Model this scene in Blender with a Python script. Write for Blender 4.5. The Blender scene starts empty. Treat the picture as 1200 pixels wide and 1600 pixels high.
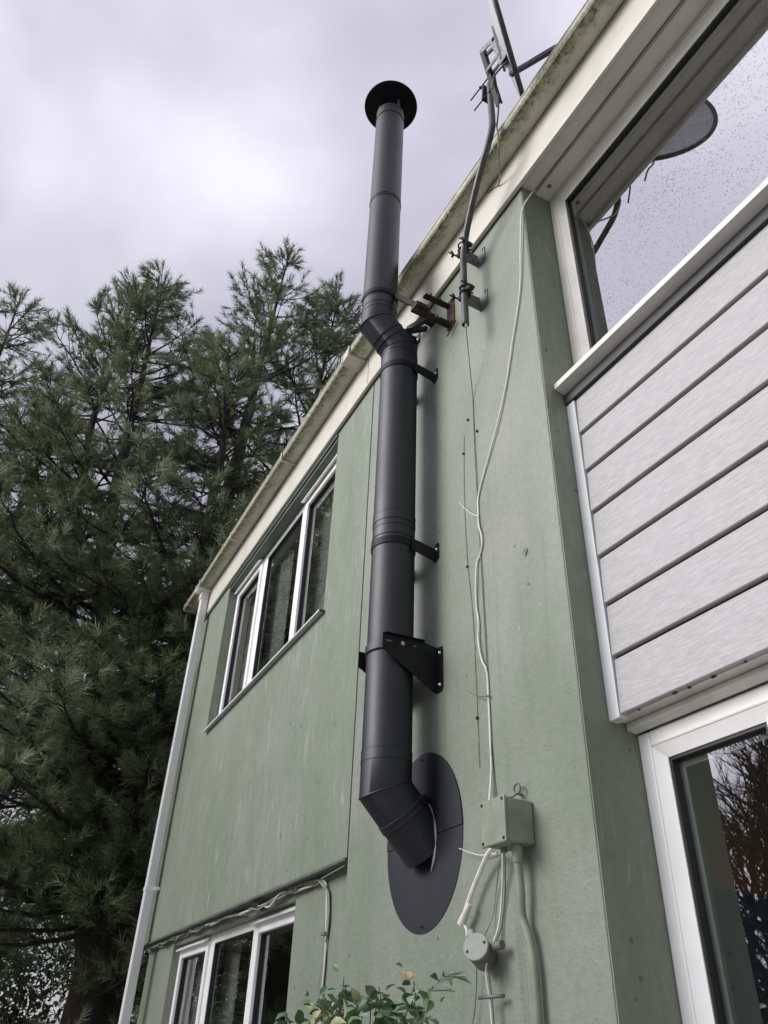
import bpy, bmesh, math, random
import numpy as np
from mathutils import Vector, Matrix
R = math.radians
random.seed(7); rng = np.random.default_rng(11)
SC = bpy.context.scene
COL = SC.collection
# ------------------------------------------------------------------ camera
cd = bpy.data.cameras.new('camera'); cam = bpy.data.objects.new('camera', cd); COL.objects.link(cam)
cd.sensor_fit = 'VERTICAL'; cd.sensor_height = 36.0; cd.lens = 36.0 * 1229.0 / 1600.0
cd.clip_start = 0.05; cd.clip_end = 2000
right = Vector((0.47535028, 0.87914293, 0.03390902))
down = Vector((-0.49629293, 0.29976996, -0.81475843))
fwd = Vector((-0.72645402, 0.37046684, 0.57880816))
M = Matrix((( right.x, -down.x, -fwd.x, 0.0), (right.y, -down.y, -fwd.y, -1.5), (right.z, -down.z, -fwd.z, 1.6), (0, 0, 0, 1)))
cam.matrix_world = M
SC.camera = cam
# ------------------------------------------------------------------ render look
SC.view_settings.view_transform = 'Standard'; SC.view_settings.look = 'None'
SC.view_settings.gamma = 1.0; SC.view_settings.exposure = 1.32
SC.view_settings.use_curve_mapping = False
SC.render.engine = 'CYCLES'
SC.cycles.max_bounces = 8; SC.cycles.transparent_max_bounces = 16
# ------------------------------------------------------------------ sky
SUN_DIR = Vector((-0.28, -0.86, 0.45)).normalized()
w = bpy.data.worlds.new('World'); SC.world = w; w.use_nodes = True
nt = w.node_tree; nt.nodes.clear()
def N(nt, t, **k):
    n = nt.nodes.new(t)
    for a, b in k.items():
        if a == 'inp':
            for i, v in b.items(): n.inputs[i].default_value = v
        else: setattr(n, a, b)
    return n
out = N(nt, 'ShaderNodeOutputWorld')
sky = N(nt, 'ShaderNodeTexSky', sky_type='NISHITA', sun_disc=False)
sky.sun_elevation = math.asin(SUN_DIR.z); sky.sun_rotation = math.atan2(SUN_DIR.x, SUN_DIR.y)
bg1 = N(nt, 'ShaderNodeBackground', inp={1: 0.08}); nt.links.new(sky.outputs[0], bg1.inputs[0])
tc = N(nt, 'ShaderNodeTexCoord')
sep = N(nt, 'ShaderNodeSeparateXYZ'); nt.links.new(tc.outputs['Generated'], sep.inputs[0])
zc = N(nt, 'ShaderNodeMath', operation='MAXIMUM', inp={1: 0.0}); nt.links.new(sep.outputs[2], zc.inputs[0])
za = N(nt, 'ShaderNodeMath', operation='ADD', inp={1: 0.35}); nt.links.new(zc.outputs[0], za.inputs[0])
dv = N(nt, 'ShaderNodeVectorMath', operation='DIVIDE')
cmb = N(nt, 'ShaderNodeCombineXYZ')
for i in range(3): nt.links.new(za.outputs[0], cmb.inputs[i])
nt.links.new(tc.outputs['Generated'], dv.inputs[0]); nt.links.new(cmb.outputs[0], dv.inputs[1])
no = N(nt, 'ShaderNodeTexNoise', inp={'Scale': 1.7, 'Detail': 5.0, 'Roughness': 0.45, 'Distortion': 0.3})
mp0 = N(nt, 'ShaderNodeMapping', inp={'Location': (0.35, 0.2, 0.0)})
nt.links.new(dv.outputs[0], mp0.inputs[0]); nt.links.new(mp0.outputs[0], no.inputs['Vector'])
cr = N(nt, 'ShaderNodeValToRGB'); cr.color_ramp.interpolation = 'EASE'
cr.color_ramp.elements[0].position = 0.32; cr.color_ramp.elements[0].color = (0.200, 0.194, 0.232, 1)
cr.color_ramp.elements[1].position = 0.68; cr.color_ramp.elements[1].color = (0.415, 0.402, 0.448, 1)
nt.links.new(no.outputs[0], cr.inputs[0])
# overcast sky brightens towards the thinner cloud high over the roof ridge
dt = N(nt, 'ShaderNodeVectorMath', operation='DOT_PRODUCT', inp={1: (-0.10, 0.42, 0.90)}); nt.links.new(tc.outputs['Generated'], dt.inputs[0])
mr = N(nt, 'ShaderNodeMapRange', inp={1: 0.25, 2: 0.97, 3: 0.60, 4: 1.20}); mr.interpolation_type = 'SMOOTHSTEP'
nt.links.new(dt.outputs['Value'], mr.inputs[0])
mx = N(nt, 'ShaderNodeVectorMath', operation='SCALE'); nt.links.new(cr.outputs[0], mx.inputs[0]); nt.links.new(mr.outputs[0], mx.inputs['Scale'])
# thinner cloud in front of the hidden sun
dg = N(nt, 'ShaderNodeVectorMath', operation='DOT_PRODUCT', inp={1: tuple(SUN_DIR)}); nt.links.new(tc.outputs['Generated'], dg.inputs[0])
mg = N(nt, 'ShaderNodeMapRange', inp={1: 0.64, 2: 0.97, 3: 1.0, 4: 3.6}); mg.interpolation_type = 'SMOOTHSTEP'
nt.links.new(dg.outputs['Value'], mg.inputs[0])
mx2 = N(nt, 'ShaderNodeVectorMath', operation='SCALE'); nt.links.new(mx.outputs[0], mx2.inputs[0]); nt.links.new(mg.outputs[0], mx2.inputs['Scale']); mx = mx2
bg2 = N(nt, 'ShaderNodeBackground', inp={1: 1.0}); nt.links.new(mx.outputs[0], bg2.inputs[0])
ms = N(nt, 'ShaderNodeMixShader', inp={0: 0.92})
nt.links.new(bg1.outputs[0], ms.inputs[1]); nt.links.new(bg2.outputs[0], ms.inputs[2]); nt.links.new(ms.outputs[0], out.inputs[0])
# ------------------------------------------------------------------ sun behind cloud
sl = bpy.data.lights.new('sun', 'SUN'); sl.energy = 1.2; sl.angle = R(32); sl.color = (1.0, 0.97, 0.93)
so = bpy.data.objects.new('sun', sl); COL.objects.link(so)
so.rotation_euler = SUN_DIR.to_track_quat('Z', 'Y').to_euler()

# ------------------------------------------------------------------ materials
class Mt:
    def __init__(s, name):
        s.m = bpy.data.materials.new(name); s.m.use_nodes = True; s.nt = s.m.node_tree; s.nt.nodes.clear()
        s.out = s.n('ShaderNodeOutputMaterial'); s.geo = s.n('ShaderNodeNewGeometry'); s.pos = s.geo.outputs['Position']
    def n(s, t, **k): return N(s.nt, t, **k)
    def l(s, a, b): s.nt.links.new(a, b)
    def noise(s, scale=5, detail=4, rough=0.55, stretch=None, loc=None, dist=0.0):
        v = s.pos
        if stretch or loc:
            mp = s.n('ShaderNodeMapping', inp={'Scale': stretch or (1, 1, 1), 'Location': loc or (0, 0, 0)}); s.l(v, mp.inputs[0]); v = mp.outputs[0]
        n = s.n('ShaderNodeTexNoise', inp={'Scale': scale, 'Detail': detail, 'Roughness': rough, 'Distortion': dist}); s.l(v, n.inputs['Vector']); return n.outputs[0]
    def ramp(s, fac, stops, interp='LINEAR'):
        r = s.n('ShaderNodeValToRGB'); cr = r.color_ramp; cr.interpolation = interp
        while len(cr.elements) < len(stops): cr.elements.new(0.5)
        for e, (p, c) in zip(cr.elements, stops):
            e.position = p; e.color = (c, c, c, 1) if isinstance(c, (int, float)) else (*c, 1)
        s.l(fac, r.inputs[0]); return r.outputs[0]
    def mix(s, fac, a, b, mode='MIX'):
        m = s.n('ShaderNodeMix', data_type='RGBA', blend_type=mode)
        for i, v in ((0, fac), (6, a), (7, b)):
            if isinstance(v, bpy.types.NodeSocket): s.l(v, m.inputs[i])
            elif isinstance(v, tuple): m.inputs[i].default_value = (*v, 1)
            else: m.inputs[i].default_value = v
        return m.outputs[2]
    def math(s, op, a, b=0.0, clamp=False):
        m = s.n('ShaderNodeMath', operation=op, use_clamp=clamp)
        for i, v in enumerate((a, b)):
            if isinstance(v, bpy.types.NodeSocket): s.l(v, m.inputs[i])
            else: m.inputs[i].default_value = v
        return m.outputs[0]
    def bump(s, h, strength=0.3, dist=0.01, prev=None):
        b = s.n('ShaderNodeBump', inp={'Strength': strength, 'Distance': dist}); s.l(h, b.inputs['Height'])
        if prev: s.l(prev, b.inputs['Normal'])
        return b.outputs[0]
    def bsdf(s, col, rough=0.6, metal=0.0, normal=None, spec=0.5, coat=0.0, trans=None):
        b = s.n('ShaderNodeBsdfPrincipled', inp={'Metallic': metal, 'Specular IOR Level': spec, 'Coat Weight': coat})
        for nm, v in (('Base Color', col), ('Roughness', rough)):
            if isinstance(v, bpy.types.NodeSocket): s.l(v, b.inputs[nm])
            else: b.inputs[nm].default_value = (*v, 1) if isinstance(v, tuple) else v
        if normal: s.l(normal, b.inputs['Normal'])
        s.l(b.outputs[0], s.out.inputs[0]); return b
def simple(name, col, rough=0.5, metal=0.0, var=0.12, scale=14, spec=0.5, bump=0.0):
    t = Mt(name); n = t.noise(scale, 4)
    d = tuple(c * (1 - var * 2) for c in col); e = tuple(min(1, c * (1 + var)) for c in col)
    c = t.ramp(n, [(0.3, d), (0.7, e)])
    nb = t.bump(t.noise(scale * 12, 3), bump, 0.002) if bump else None
    t.bsdf(c, rough, metal, nb, spec); return t.m
def stucco(name, streaks=0.0, base=(0.225, 0.262, 0.208), dark=(0.178, 0.216, 0.160), light=(0.285, 0.308, 0.265), rough_stip=1.0, pinkish=True):
    t = Mt(name)
    big = t.noise(1.3, 5, 0.6, stretch=(1, 1, 0.5))
    c = t.ramp(big, [(0.3, dark), (0.5, base), (0.72, light)])
    if pinkish:
        m = t.ramp(t.noise(2.1, 3, 0.5, loc=(5, 1, 2), stretch=(1, 1, 0.6)), [(0.5, 0.0), (0.68, 0.55)])
        c = t.mix(m, c, (0.315, 0.318, 0.288))
    fine = t.noise(38, 5, 0.65)
    c = t.mix(t.ramp(fine, [(0.35, 0.3), (0.6, 0.0)]), c, tuple(x * 0.8 for x in dark))
    # pale chips and scuffs
    c = t.mix(t.ramp(t.noise(26, 2, 0.4, loc=(3, 7, 1)), [(0.74, 0.0), (0.78, 0.35)]), c, (0.45, 0.49, 0.43))
    # dark specks
    c = t.mix(t.ramp(t.noise(33, 1, 0.3, loc=(9, 2, 4), stretch=(1, 1, 0.8)), [(0.765, 0.0), (0.785, 0.75)]), c, (0.06, 0.07, 0.05))
    run = t.ramp(t.noise(9, 5, 0.7, stretch=(1, 1, 0.10), loc=(4, 4, 4), dist=1.5), [(0.56, 0.0), (0.70, 0.5)])
    c = t.mix(t.math('MULTIPLY', run, t.ramp(t.noise(1.7, 3, 0.5, loc=(8, 3, 3)), [(0.40, 0.0), (0.62, 1.0)])), c, tuple(x * 0.62 for x in dark))
    if streaks:
        warp = t.noise(3.5, 3, 0.6)
        s1 = t.noise(12, 5, 0.65, stretch=(1, 1, 0.20), dist=2.2)
        reg = t.ramp(t.noise(1.1, 3, 0.5, loc=(1, 4, 9)), [(0.38, 0.0), (0.58, 1.0)])
        m1 = t.math('MULTIPLY', t.ramp(s1, [(0.47, 0.0), (0.57, 1.0)]), reg)
        c = t.mix(t.math('MULTIPLY', m1, 0.6 * streaks), c, (0.165, 0.215, 0.145))
        s2 = t.noise(15, 5, 0.65, stretch=(1, 1, 0.16), loc=(2, 8, 0), dist=2.4)
        m2 = t.math('MULTIPLY', t.ramp(s2, [(0.55, 0.0), (0.66, 1.0)]), t.ramp(warp, [(0.4, 0.0), (0.6, 1.0)]))
        c = t.mix(t.math('MULTIPLY', m2, 0.6 * streaks), c, (0.40, 0.44, 0.37))
    n1 = t.bump(t.noise(95, 4, 0.6), 0.55 * rough_stip, 0.004)
    n2 = t.bump(t.noise(20, 4, 0.55, stretch=(0.5, 1, 1.3), dist=0.8), 0.28 * rough_stip, 0.006, n1)
    n3 = t.bump(t.noise(3.0, 2, 0.5), 0.25, 0.03, n2)
    t.bsdf(c, t.ramp(big, [(0.3, 0.62), (0.7, 0.42)]), 0, n3, 0.35); return t.m
M_wall = stucco('green_masonry_paint')
M_panel = stucco('green_streaked_render', streaks=1.0, rough_stip=0.5, pinkish=False)
M_reveal = stucco('green_reveal_paint', streaks=0.6, base=(0.235, 0.27, 0.208), dark=(0.175, 0.215, 0.15), light=(0.305, 0.325, 0.275), rough_stip=0.5, pinkish=False)
M_lintel = simple('dark_green_lintel', (0.10, 0.13, 0.105), 0.5, var=0.15, scale=6)
def flue_mat():
    t = Mt('matt_black_stove_paint')
    n = t.noise(3.0, 4)
    c = t.ramp(n, [(0.3, (0.0035, 0.0055, 0.0120)), (0.7, (0.0060, 0.0085, 0.0165))])
    c = t.mix(t.ramp(t.noise(60, 2, 0.4), [(0.74, 0.0), (0.78, 0.35)]), c, (0.06, 0.06, 0.065))
    c = t.mix(t.ramp(t.noise(24, 5, 0.7, stretch=(1, 1, 0.08)), [(0.55, 0.0), (0.75, 0.16)]), c, (0.07, 0.07, 0.075))
    r = t.ramp(t.noise(7, 5, 0.6, stretch=(1, 1, 0.3)), [(0.3, 0.44), (0.7, 0.56)])
    t.bsdf(c, r, 0, t.bump(t.noise(5, 2), 0.10, 0.004, t.bump(t.noise(300, 2), 0.12, 0.001)), 0.65); return t.m
M_flue = flue_mat()
M_black = simple('black_powder_coat', (0.008, 0.009, 0.0125), 0.55, var=0.2, scale=20, spec=0.25)
M_steel = simple('bright_zinc', (0.62, 0.62, 0.62), 0.3, 1.0, scale=40)
M_galv = simple('dull_galvanised', (0.20, 0.20, 0.205), 0.55, 0.35, var=0.25, scale=45)
M_mast = simple('grey_mast_metal', (0.09, 0.09, 0.095), 0.45, 0.45, var=0.2, scale=25)
M_rust = simple('rusty_steel', (0.075, 0.035, 0.025), 0.85, 0, var=0.45, scale=45, bump=0.4)
M_iron = simple('dark_oxidised_iron', (0.025, 0.024, 0.024), 0.7, 0.2, var=0.3, scale=50)
M_white = simple('white_upvc', (0.90, 0.90, 0.89), 0.3, var=0.03, scale=5)
M_trim = simple('pale_grey_trim', (0.66, 0.69, 0.70), 0.4, var=0.04, scale=7)
M_gasket = simple('black_rubber_gasket', (0.012, 0.013, 0.014), 0.5)
M_spacer = simple('grey_glazing_spacer', (0.16, 0.19, 0.18), 0.4)
M_anth = simple('anthracite_flashing', (0.032, 0.034, 0.04), 0.55, var=0.1)
M_sash = simple('cream_frame', (0.68, 0.67, 0.62), 0.35, var=0.08, scale=6)
def cream(name, base=(0.56, 0.555, 0.48), moss=0.0):
    t = Mt(name)
    c = t.ramp(t.noise(5, 5, 0.6), [(0.3, tuple(x * 0.84 for x in base)), (0.65, base)])
    c = t.mix(t.ramp(t.noise(11, 4, 0.7, loc=(4, 2, 2)), [(0.60, 0.0), (0.75, 0.4)]), c, (0.33, 0.33, 0.22))
    if moss:
        # algae growing on the outer lower edge, thinning inwards, as blotches
        uv = t.n('ShaderNodeAttribute', attribute_name='edge'); e = uv.outputs['Fac']
        nn = t.noise(17, 6, 0.75, stretch=(0.7, 1, 1)); n2 = t.noise(60, 5, 0.7)
        k = t.math('ADD', t.math('MULTIPLY', e, 0.30), t.math('MULTIPLY', t.math('ADD', nn, t.math('MULTIPLY', n2, 0.35)), 0.62))
        c = t.mix(t.ramp(k, [(0.50, 0.0), (0.62, 0.6), (0.78, 0.92)]), c, (0.19, 0.20, 0.085))
        c = t.mix(t.ramp(t.math('ADD', t.math('MULTIPLY', e, 0.25), t.math('MULTIPLY', t.noise(42, 6, 0.8, loc=(7, 7, 7)), 0.9)), [(0.62, 0.0), (0.72, 0.85)]), c, (0.055, 0.06, 0.03))
    t.bsdf(c, 0.45, 0, t.bump(t.noise(70, 4), 0.15, 0.002), 0.4); return t.m
M_fascia = cream('cream_fascia', (0.64, 0.62, 0.55))
M_soffit = cream('cream_soffit', (0.66, 0.64, 0.58))
M_gutter = cream('algae_stained_gutter', (0.58, 0.56, 0.47), moss=1.0)
def downpipe_mat():
    t = Mt('white_downpipe_plastic')
    c = t.ramp(t.noise(4, 5, 0.6, stretch=(1, 1, 0.25)), [(0.3, (0.78, 0.79, 0.80)), (0.65, (0.88, 0.88, 0.88))])
    c = t.mix(t.ramp(t.noise(25, 4, 0.7), [(0.66, 0), (0.76, 0.5)]), c, (0.35, 0.34, 0.28))
    t.bsdf(c, 0.35, 0, None, 0.4); return t.m
M_dp = downpipe_mat()
def board_mat():
    t = Mt('pale_grey_woodgrain_board')
    g1 = t.noise(130, 6, 0.7, stretch=(0.11, 1, 1)); g2 = t.noise(300, 4, 0.7, stretch=(0.09, 1, 1))
    c = t.ramp(g1, [(0.28, (0.335, 0.33, 0.335)), (0.5, (0.43, 0.425, 0.43)), (0.72, (0.51, 0.505, 0.505))])
    c = t.mix(t.ramp(g2, [(0.42, 0.55), (0.56, 0.0)]), c, (0.29, 0.285, 0.29))
    c = t.mix(t.ramp(t.noise(2.2, 3, 0.5), [(0.35, 0.25), (0.65, 0.0)]), c, (0.42, 0.41, 0.43))
    c = t.mix(t.ramp(t.noise(120, 1, 0.3, loc=(2, 2, 2)), [(0.80, 0.0), (0.82, 0.5)]), c, (0.68, 0.68, 0.68))
    t.bsdf(c, 0.5, 0, t.bump(t.math('ADD', g1, g2), 0.35, 0.0015), 0.35); return t.m
M_board = board_mat()
def glass_mat(name, f0=0.16, drops=False, wav=0.0, tint=(0.55, 0.6, 0.58)):
    t = Mt(name)
    tr = t.n('ShaderNodeBsdfTransparent', inp={0: (*tint, 1)})
    gl = t.n('ShaderNodeBsdfGlossy', inp={'Color': (1, 1, 1, 1), 'Roughness': 0.012})
    nrm = None
    if wav: nrm = t.bump(t.noise(2.6, 2, 0.4), wav, 0.02)
    if drops:
        vo = t.n('ShaderNodeTexVoronoi', feature='F1', inp={'Scale': 150.0, 'Randomness': 1.0}); t.l(t.pos, vo.inputs['Vector'])
        dr = t.ramp(vo.outputs['Distance'], [(0.0, 1.0), (0.28, 0.0)])
        on = t.ramp(t.n('ShaderNodeSeparateColor').outputs[0], [(0, 0), (1, 1)]) if False else None
        sc = t.n('ShaderNodeSeparateColor'); t.l(vo.outputs['Color'], sc.inputs[0])
        keep = t.math('GREATER_THAN', sc.outputs[0], t.ramp(t.noise(4, 3), [(0.3, 0.45), (0.7, 0.85)]))
        dr = t.math('MULTIPLY', dr, keep)
        nrm = t.bump(dr, 1.0, 0.004, nrm)
    if nrm: t.l(nrm, gl.inputs['Normal'])
    dp = t.n('ShaderNodeVectorMath', operation='DOT_PRODUCT'); t.l(t.geo.outputs['Incoming'], dp.inputs[0]); t.l(t.geo.outputs['Normal'], dp.inputs[1])
    a = t.math('ABSOLUTE', dp.outputs['Value']); b = t.math('SUBTRACT', 1.0, a, True); p = t.math('POWER', b, 4.2)
    f = t.math('ADD', t.math('MULTIPLY', p, 1 - f0), f0, True)
    ms = t.n('ShaderNodeMixShader'); t.l(f, ms.inputs[0]); t.l(tr.outputs[0], ms.inputs[1])
    if drops:
        df = t.n('ShaderNodeBsdfDiffuse', inp={0: (0.10, 0.11, 0.12, 1)}); m2 = t.n('ShaderNodeMixShader')
        t.l(t.math('MULTIPLY', t.ramp(dr, [(0.1, 0.0), (0.5, 1.0)]), 0.45), m2.inputs[0]); t.l(gl.outputs[0], m2.inputs[1]); t.l(df.outputs[0], m2.inputs[2]); t.l(m2.outputs[0], ms.inputs[2])
    else: t.l(gl.outputs[0], ms.inputs[2])
    t.l(ms.outputs[0], t.out.inputs[0]); return t.m
M_glass = glass_mat('window_glass', 0.50, wav=0.14, tint=(0.82, 0.85, 0.83))
M_glass_wet = glass_mat('rain_spotted_glass', 0.42, drops=True)
M_glass_low = glass_mat('clear_lower_glass', 0.30, wav=0.02, tint=(0.9, 0.9, 0.88))
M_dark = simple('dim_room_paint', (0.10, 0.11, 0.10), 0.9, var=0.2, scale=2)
M_curtain = simple('pale_curtain', (0.62, 0.62, 0.60), 0.9, var=0.15, scale=9)
def room_mat():
    t = Mt('banded_room_wall')
    sp = t.n('ShaderNodeSeparateXYZ'); t.l(t.pos, sp.inputs[0])
    z = t.math('DIVIDE', sp.outputs[2], 4.0)
    c = t.ramp(z, [(0.0, (0.06, 0.11, 0.15)), (2.03 / 4, (0.34, 0.17, 0.08)), (2.15 / 4, (0.26, 0.21, 0.12))], 'CONSTANT')
    t.bsdf(c, 0.8); return t.m
M_room = room_mat()
M_ground = simple('lawn_and_path_ground', (0.06, 0.085, 0.035), 0.95, var=0.35, scale=1.5, bump=0.5)
M_roof = simple('roof_felt', (0.07, 0.07, 0.07), 0.9, var=0.2, scale=4, bump=0.4)
M_cable_w = simple('white_cable', (0.74, 0.73, 0.68), 0.45, var=0.08, scale=30)
M_cable_g = simple('grey_green_wire', (0.13, 0.155, 0.125), 0.6, var=0.15, scale=20)
M_cable_t = simple('faded_tan_wire', (0.27, 0.25, 0.17), 0.7, var=0.35, scale=20)
M_conduit = simple('green_painted_conduit', (0.245, 0.285, 0.215), 0.5, var=0.12, scale=12)
M_greybox = simple('grey_green_plastic', (0.31, 0.35, 0.30), 0.7, var=0.06, scale=12)
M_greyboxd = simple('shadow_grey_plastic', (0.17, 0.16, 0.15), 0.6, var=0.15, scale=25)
M_dishback = simple('grey_dish_steel', (0.58, 0.58, 0.61), 0.4, 0.0, var=0.1, scale=20)
M_dishrim = simple('dark_dish_rim', (0.05, 0.05, 0.056), 0.5, 0.0, var=0.3, scale=40)
def bark(name, a, b, sc=9):
    t = Mt(name); n = t.noise(sc, 6, 0.7, stretch=(1, 1, 0.3))
    t.bsdf(t.ramp(n, [(0.35, a), (0.65, b)]), 0.9, 0, t.bump(n, 0.8, 0.04)); return t.m
M_bark = bark('dark_pine_bark', (0.018, 0.014, 0.011), (0.055, 0.042, 0.033))
M_barebark = bark('brown_bare_bark', (0.045, 0.032, 0.025), (0.11, 0.08, 0.06))
def leafmat(name, c0, c1, c2, rough=0.55, transl=0.25):
    t = Mt(name)
    at = t.n('ShaderNodeAttribute', attribute_name='tint')
    c = t.ramp(at.outputs['Fac'], [(0.0, c0), (0.5, c1), (1.0, c2)])
    b = t.bsdf(c, rough, 0, None, 0.35)
    if transl:
        tr = t.n('ShaderNodeBsdfTranslucent'); t.l(c, tr.inputs[0]); ms = t.n('ShaderNodeMixShader', inp={0: transl})
        t.l(b.outputs[0], ms.inputs[1]); t.l(tr.outputs[0], ms.inputs[2]); t.l(ms.outputs[0], t.out.inputs[0])
    return t.m
M_needle = leafmat('pine_needles', (0.060, 0.100, 0.045), (0.15, 0.205, 0.10), (0.40, 0.45, 0.32))
M_hedge = leafmat('distant_foliage', (0.030, 0.050, 0.020), (0.055, 0.080, 0.032), (0.095, 0.110, 0.05))
M_leaf = simple('glossy_green_leaf', (0.10, 0.19, 0.08), 0.35, var=0.3, scale=22)
M_leafg = simple('grey_green_leaf', (0.24, 0.33, 0.24), 0.35, var=0.25, scale=22)
M_leafy = simple('yellowing_leaf', (0.36, 0.38, 0.17), 0.45, var=0.2, scale=22)
M_cone = simple('brown_cone_scales', (0.16, 0.075, 0.03), 0.8, var=0.4, scale=60, bump=0.5)
M_twig = simple('brown_twig', (0.09, 0.06, 0.04), 0.8, var=0.3, scale=30)
M_flower = leafmat('cream_rose_petal', (0.78, 0.70, 0.50), (0.78, 0.70, 0.50), (0.78, 0.70, 0.50), transl=0.5)
M_orange = simple('rusty_screw_ring', (0.33, 0.12, 0.03), 0.9, var=0.3, scale=90)

# ------------------------------------------------------------------ mesh helpers
KW = 0.025
_d = Vector((-1, KW, 0)).normalized(); _n = Vector((KW, 1, 0)).normalized(); _p = Vector((-3.15, 0, 0))
def LW(p): return _p + _d * p[0] + _n * p[1] + Vector((0, 0, p[2]))       # left wing: along, inwards, up
class MB:
    def __init__(s, tf=None): s.v = []; s.f = []; s.sm = []; s.tf = tf
    def add(s, vs, fs, smooth=False):
        o = len(s.v)
        s.v += [tuple(s.tf(v)) if s.tf else tuple(v) for v in vs]
        s.f += [tuple(i + o for i in f) for f in fs]; s.sm += [smooth] * len(fs); return s
    def box(s, x0, x1, y0, y1, z0, z1):
        vs = [(x, y, z) for x in (x0, x1) for y in (y0, y1) for z in (z0, z1)]
        return s.add(vs, [(0, 1, 3, 2), (4, 6, 7, 5), (0, 4, 5, 1), (2, 3, 7, 6), (0, 2, 6, 4), (1, 5, 7, 3)])
    def obox(s, c, ax, hx, hy, hz):
        c = Vector(c); ax = [Vector(a).normalized() for a in ax]
        vs = [c + ax[0] * i * hx + ax[1] * j * hy + ax[2] * k * hz for i in (-1, 1) for j in (-1, 1) for k in (-1, 1)]
        return s.add(vs, [(0, 1, 3, 2), (4, 6, 7, 5), (0, 4, 5, 1), (2, 3, 7, 6), (0, 2, 6, 4), (1, 5, 7, 3)])
    def prism(s, poly, x0, x1, axis=0):
        n = len(poly)
        def mk(a, p):
            q = list(p); q.insert(axis, a); return tuple(q)
        vs = [mk(x0, p) for p in poly] + [mk(x1, p) for p in poly]
        fs = [tuple(range(n)), tuple(range(2 * n - 1, n - 1, -1))] + [(i, (i + 1) % n, n + (i + 1) % n, n + i) for i in range(n)]
        return s.add(vs, fs)
    def plate(s, poly, off):
        """closed polygon of 3-D points thickened by the vector off"""
        n = len(poly); a = [Vector(p) for p in poly]; b = [p + Vector(off) for p in a]
        return s.add(a + b, [tuple(range(n)), tuple(range(2 * n - 1, n - 1, -1))] + [(i, (i + 1) % n, n + (i + 1) % n, n + i) for i in range(n)])
    def tube(s, pts, r, n=12, caps=True, mitre=False, smooth=True):
        P = [Vector(p) for p in pts]; rr = r if isinstance(r, (list, tuple)) else [r] * len(P)
        if s.tf: P = [s.tf(p) for p in P]
        tf = s.tf; s.tf = None
        T = []
        for i in range(len(P)):
            a = (P[i] - P[i - 1]).normalized() if i else (P[1] - P[0]).normalized()
            b = (P[i + 1] - P[i]).normalized() if i < len(P) - 1 else a
            T.append((a, b, (a + b).normalized()))
        ref = Vector((0, 0, 1)) if abs(T[0][0].z) < 0.9 else Vector((1, 0, 0))
        u = T[0][0].cross(ref).normalized(); vs = []
        for i, p in enumerate(P):
            a, b, t = T[i]
            d = a if mitre else t
            u = (u - d * u.dot(d)).normalized(); w2 = d.cross(u)
            for k in range(n):
                an = 2 * math.pi * k / n; o = (u * math.cos(an) + w2 * math.sin(an)) * rr[i]
                if mitre: o = o - d * (o.dot(t) / d.dot(t))
                vs.append(p + o)
        fs = [(i * n + k, i * n + (k + 1) % n, (i + 1) * n + (k + 1) % n, (i + 1) * n + k) for i in range(len(P) - 1) for k in range(n)]
        s.add(vs, fs, smooth)
        if caps:
            m = len(vs); s.add(vs[:n], [tuple(range(n))]); s.add(vs[-n:], [tuple(range(n))])
        s.tf = tf; return s
    def lathe(s, prof, c, axis=(0, 0, 1), n=24, smooth=True):
        """prof: (radius, height) pairs along axis from c"""
        c = Vector(c); a = Vector(axis).normalized(); u = a.cross(Vector((0, 0, 1)) if abs(a.z) < 0.9 else Vector((1, 0, 0))).normalized(); w2 = a.cross(u)
        vs = [c + a * h + (u * math.cos(2 * math.pi * k / n) + w2 * math.sin(2 * math.pi * k / n)) * r for r, h in prof for k in range(n)]
        m = len(prof)
        fs = [(i * n + k, i * n + (k + 1) % n, (i + 1) * n + (k + 1) % n, (i + 1) * n + k) for i in range(m - 1) for k in range(n)]
        s.add(vs, fs, smooth)
        s.add(vs[:n], [tuple(range(n))]); s.add(vs[-n:], [tuple(range(n))]); return s
    def sphere(s, c, r, n=10):
        rr = r if isinstance(r, (tuple, list)) else (r, r, r)
        vs = []; m = n // 2
        for i in range(m + 1):
            th = math.pi * i / m
            for k in range(n):
                ph = 2 * math.pi * k / n
                vs.append((c[0] + rr[0] * math.sin(th) * math.cos(ph), c[1] + rr[1] * math.sin(th) * math.sin(ph), c[2] + rr[2] * math.cos(th)))
        fs = [(i * n + k, i * n + (k + 1) % n, (i + 1) * n + (k + 1) % n, (i + 1) * n + k) for i in range(m) for k in range(n)]
        return s.add(vs, fs, True)
def worigin(o):
    l = Vector((0, 0, 0))
    while o: l = l + o.location; o = o.parent
    return l
def tag(o, label=None, cat=None, group=None, kind=None):
    for k, v in (('label', label), ('category', cat), ('group', group), ('kind', kind)):
        if v: o[k] = v
    return o
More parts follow.
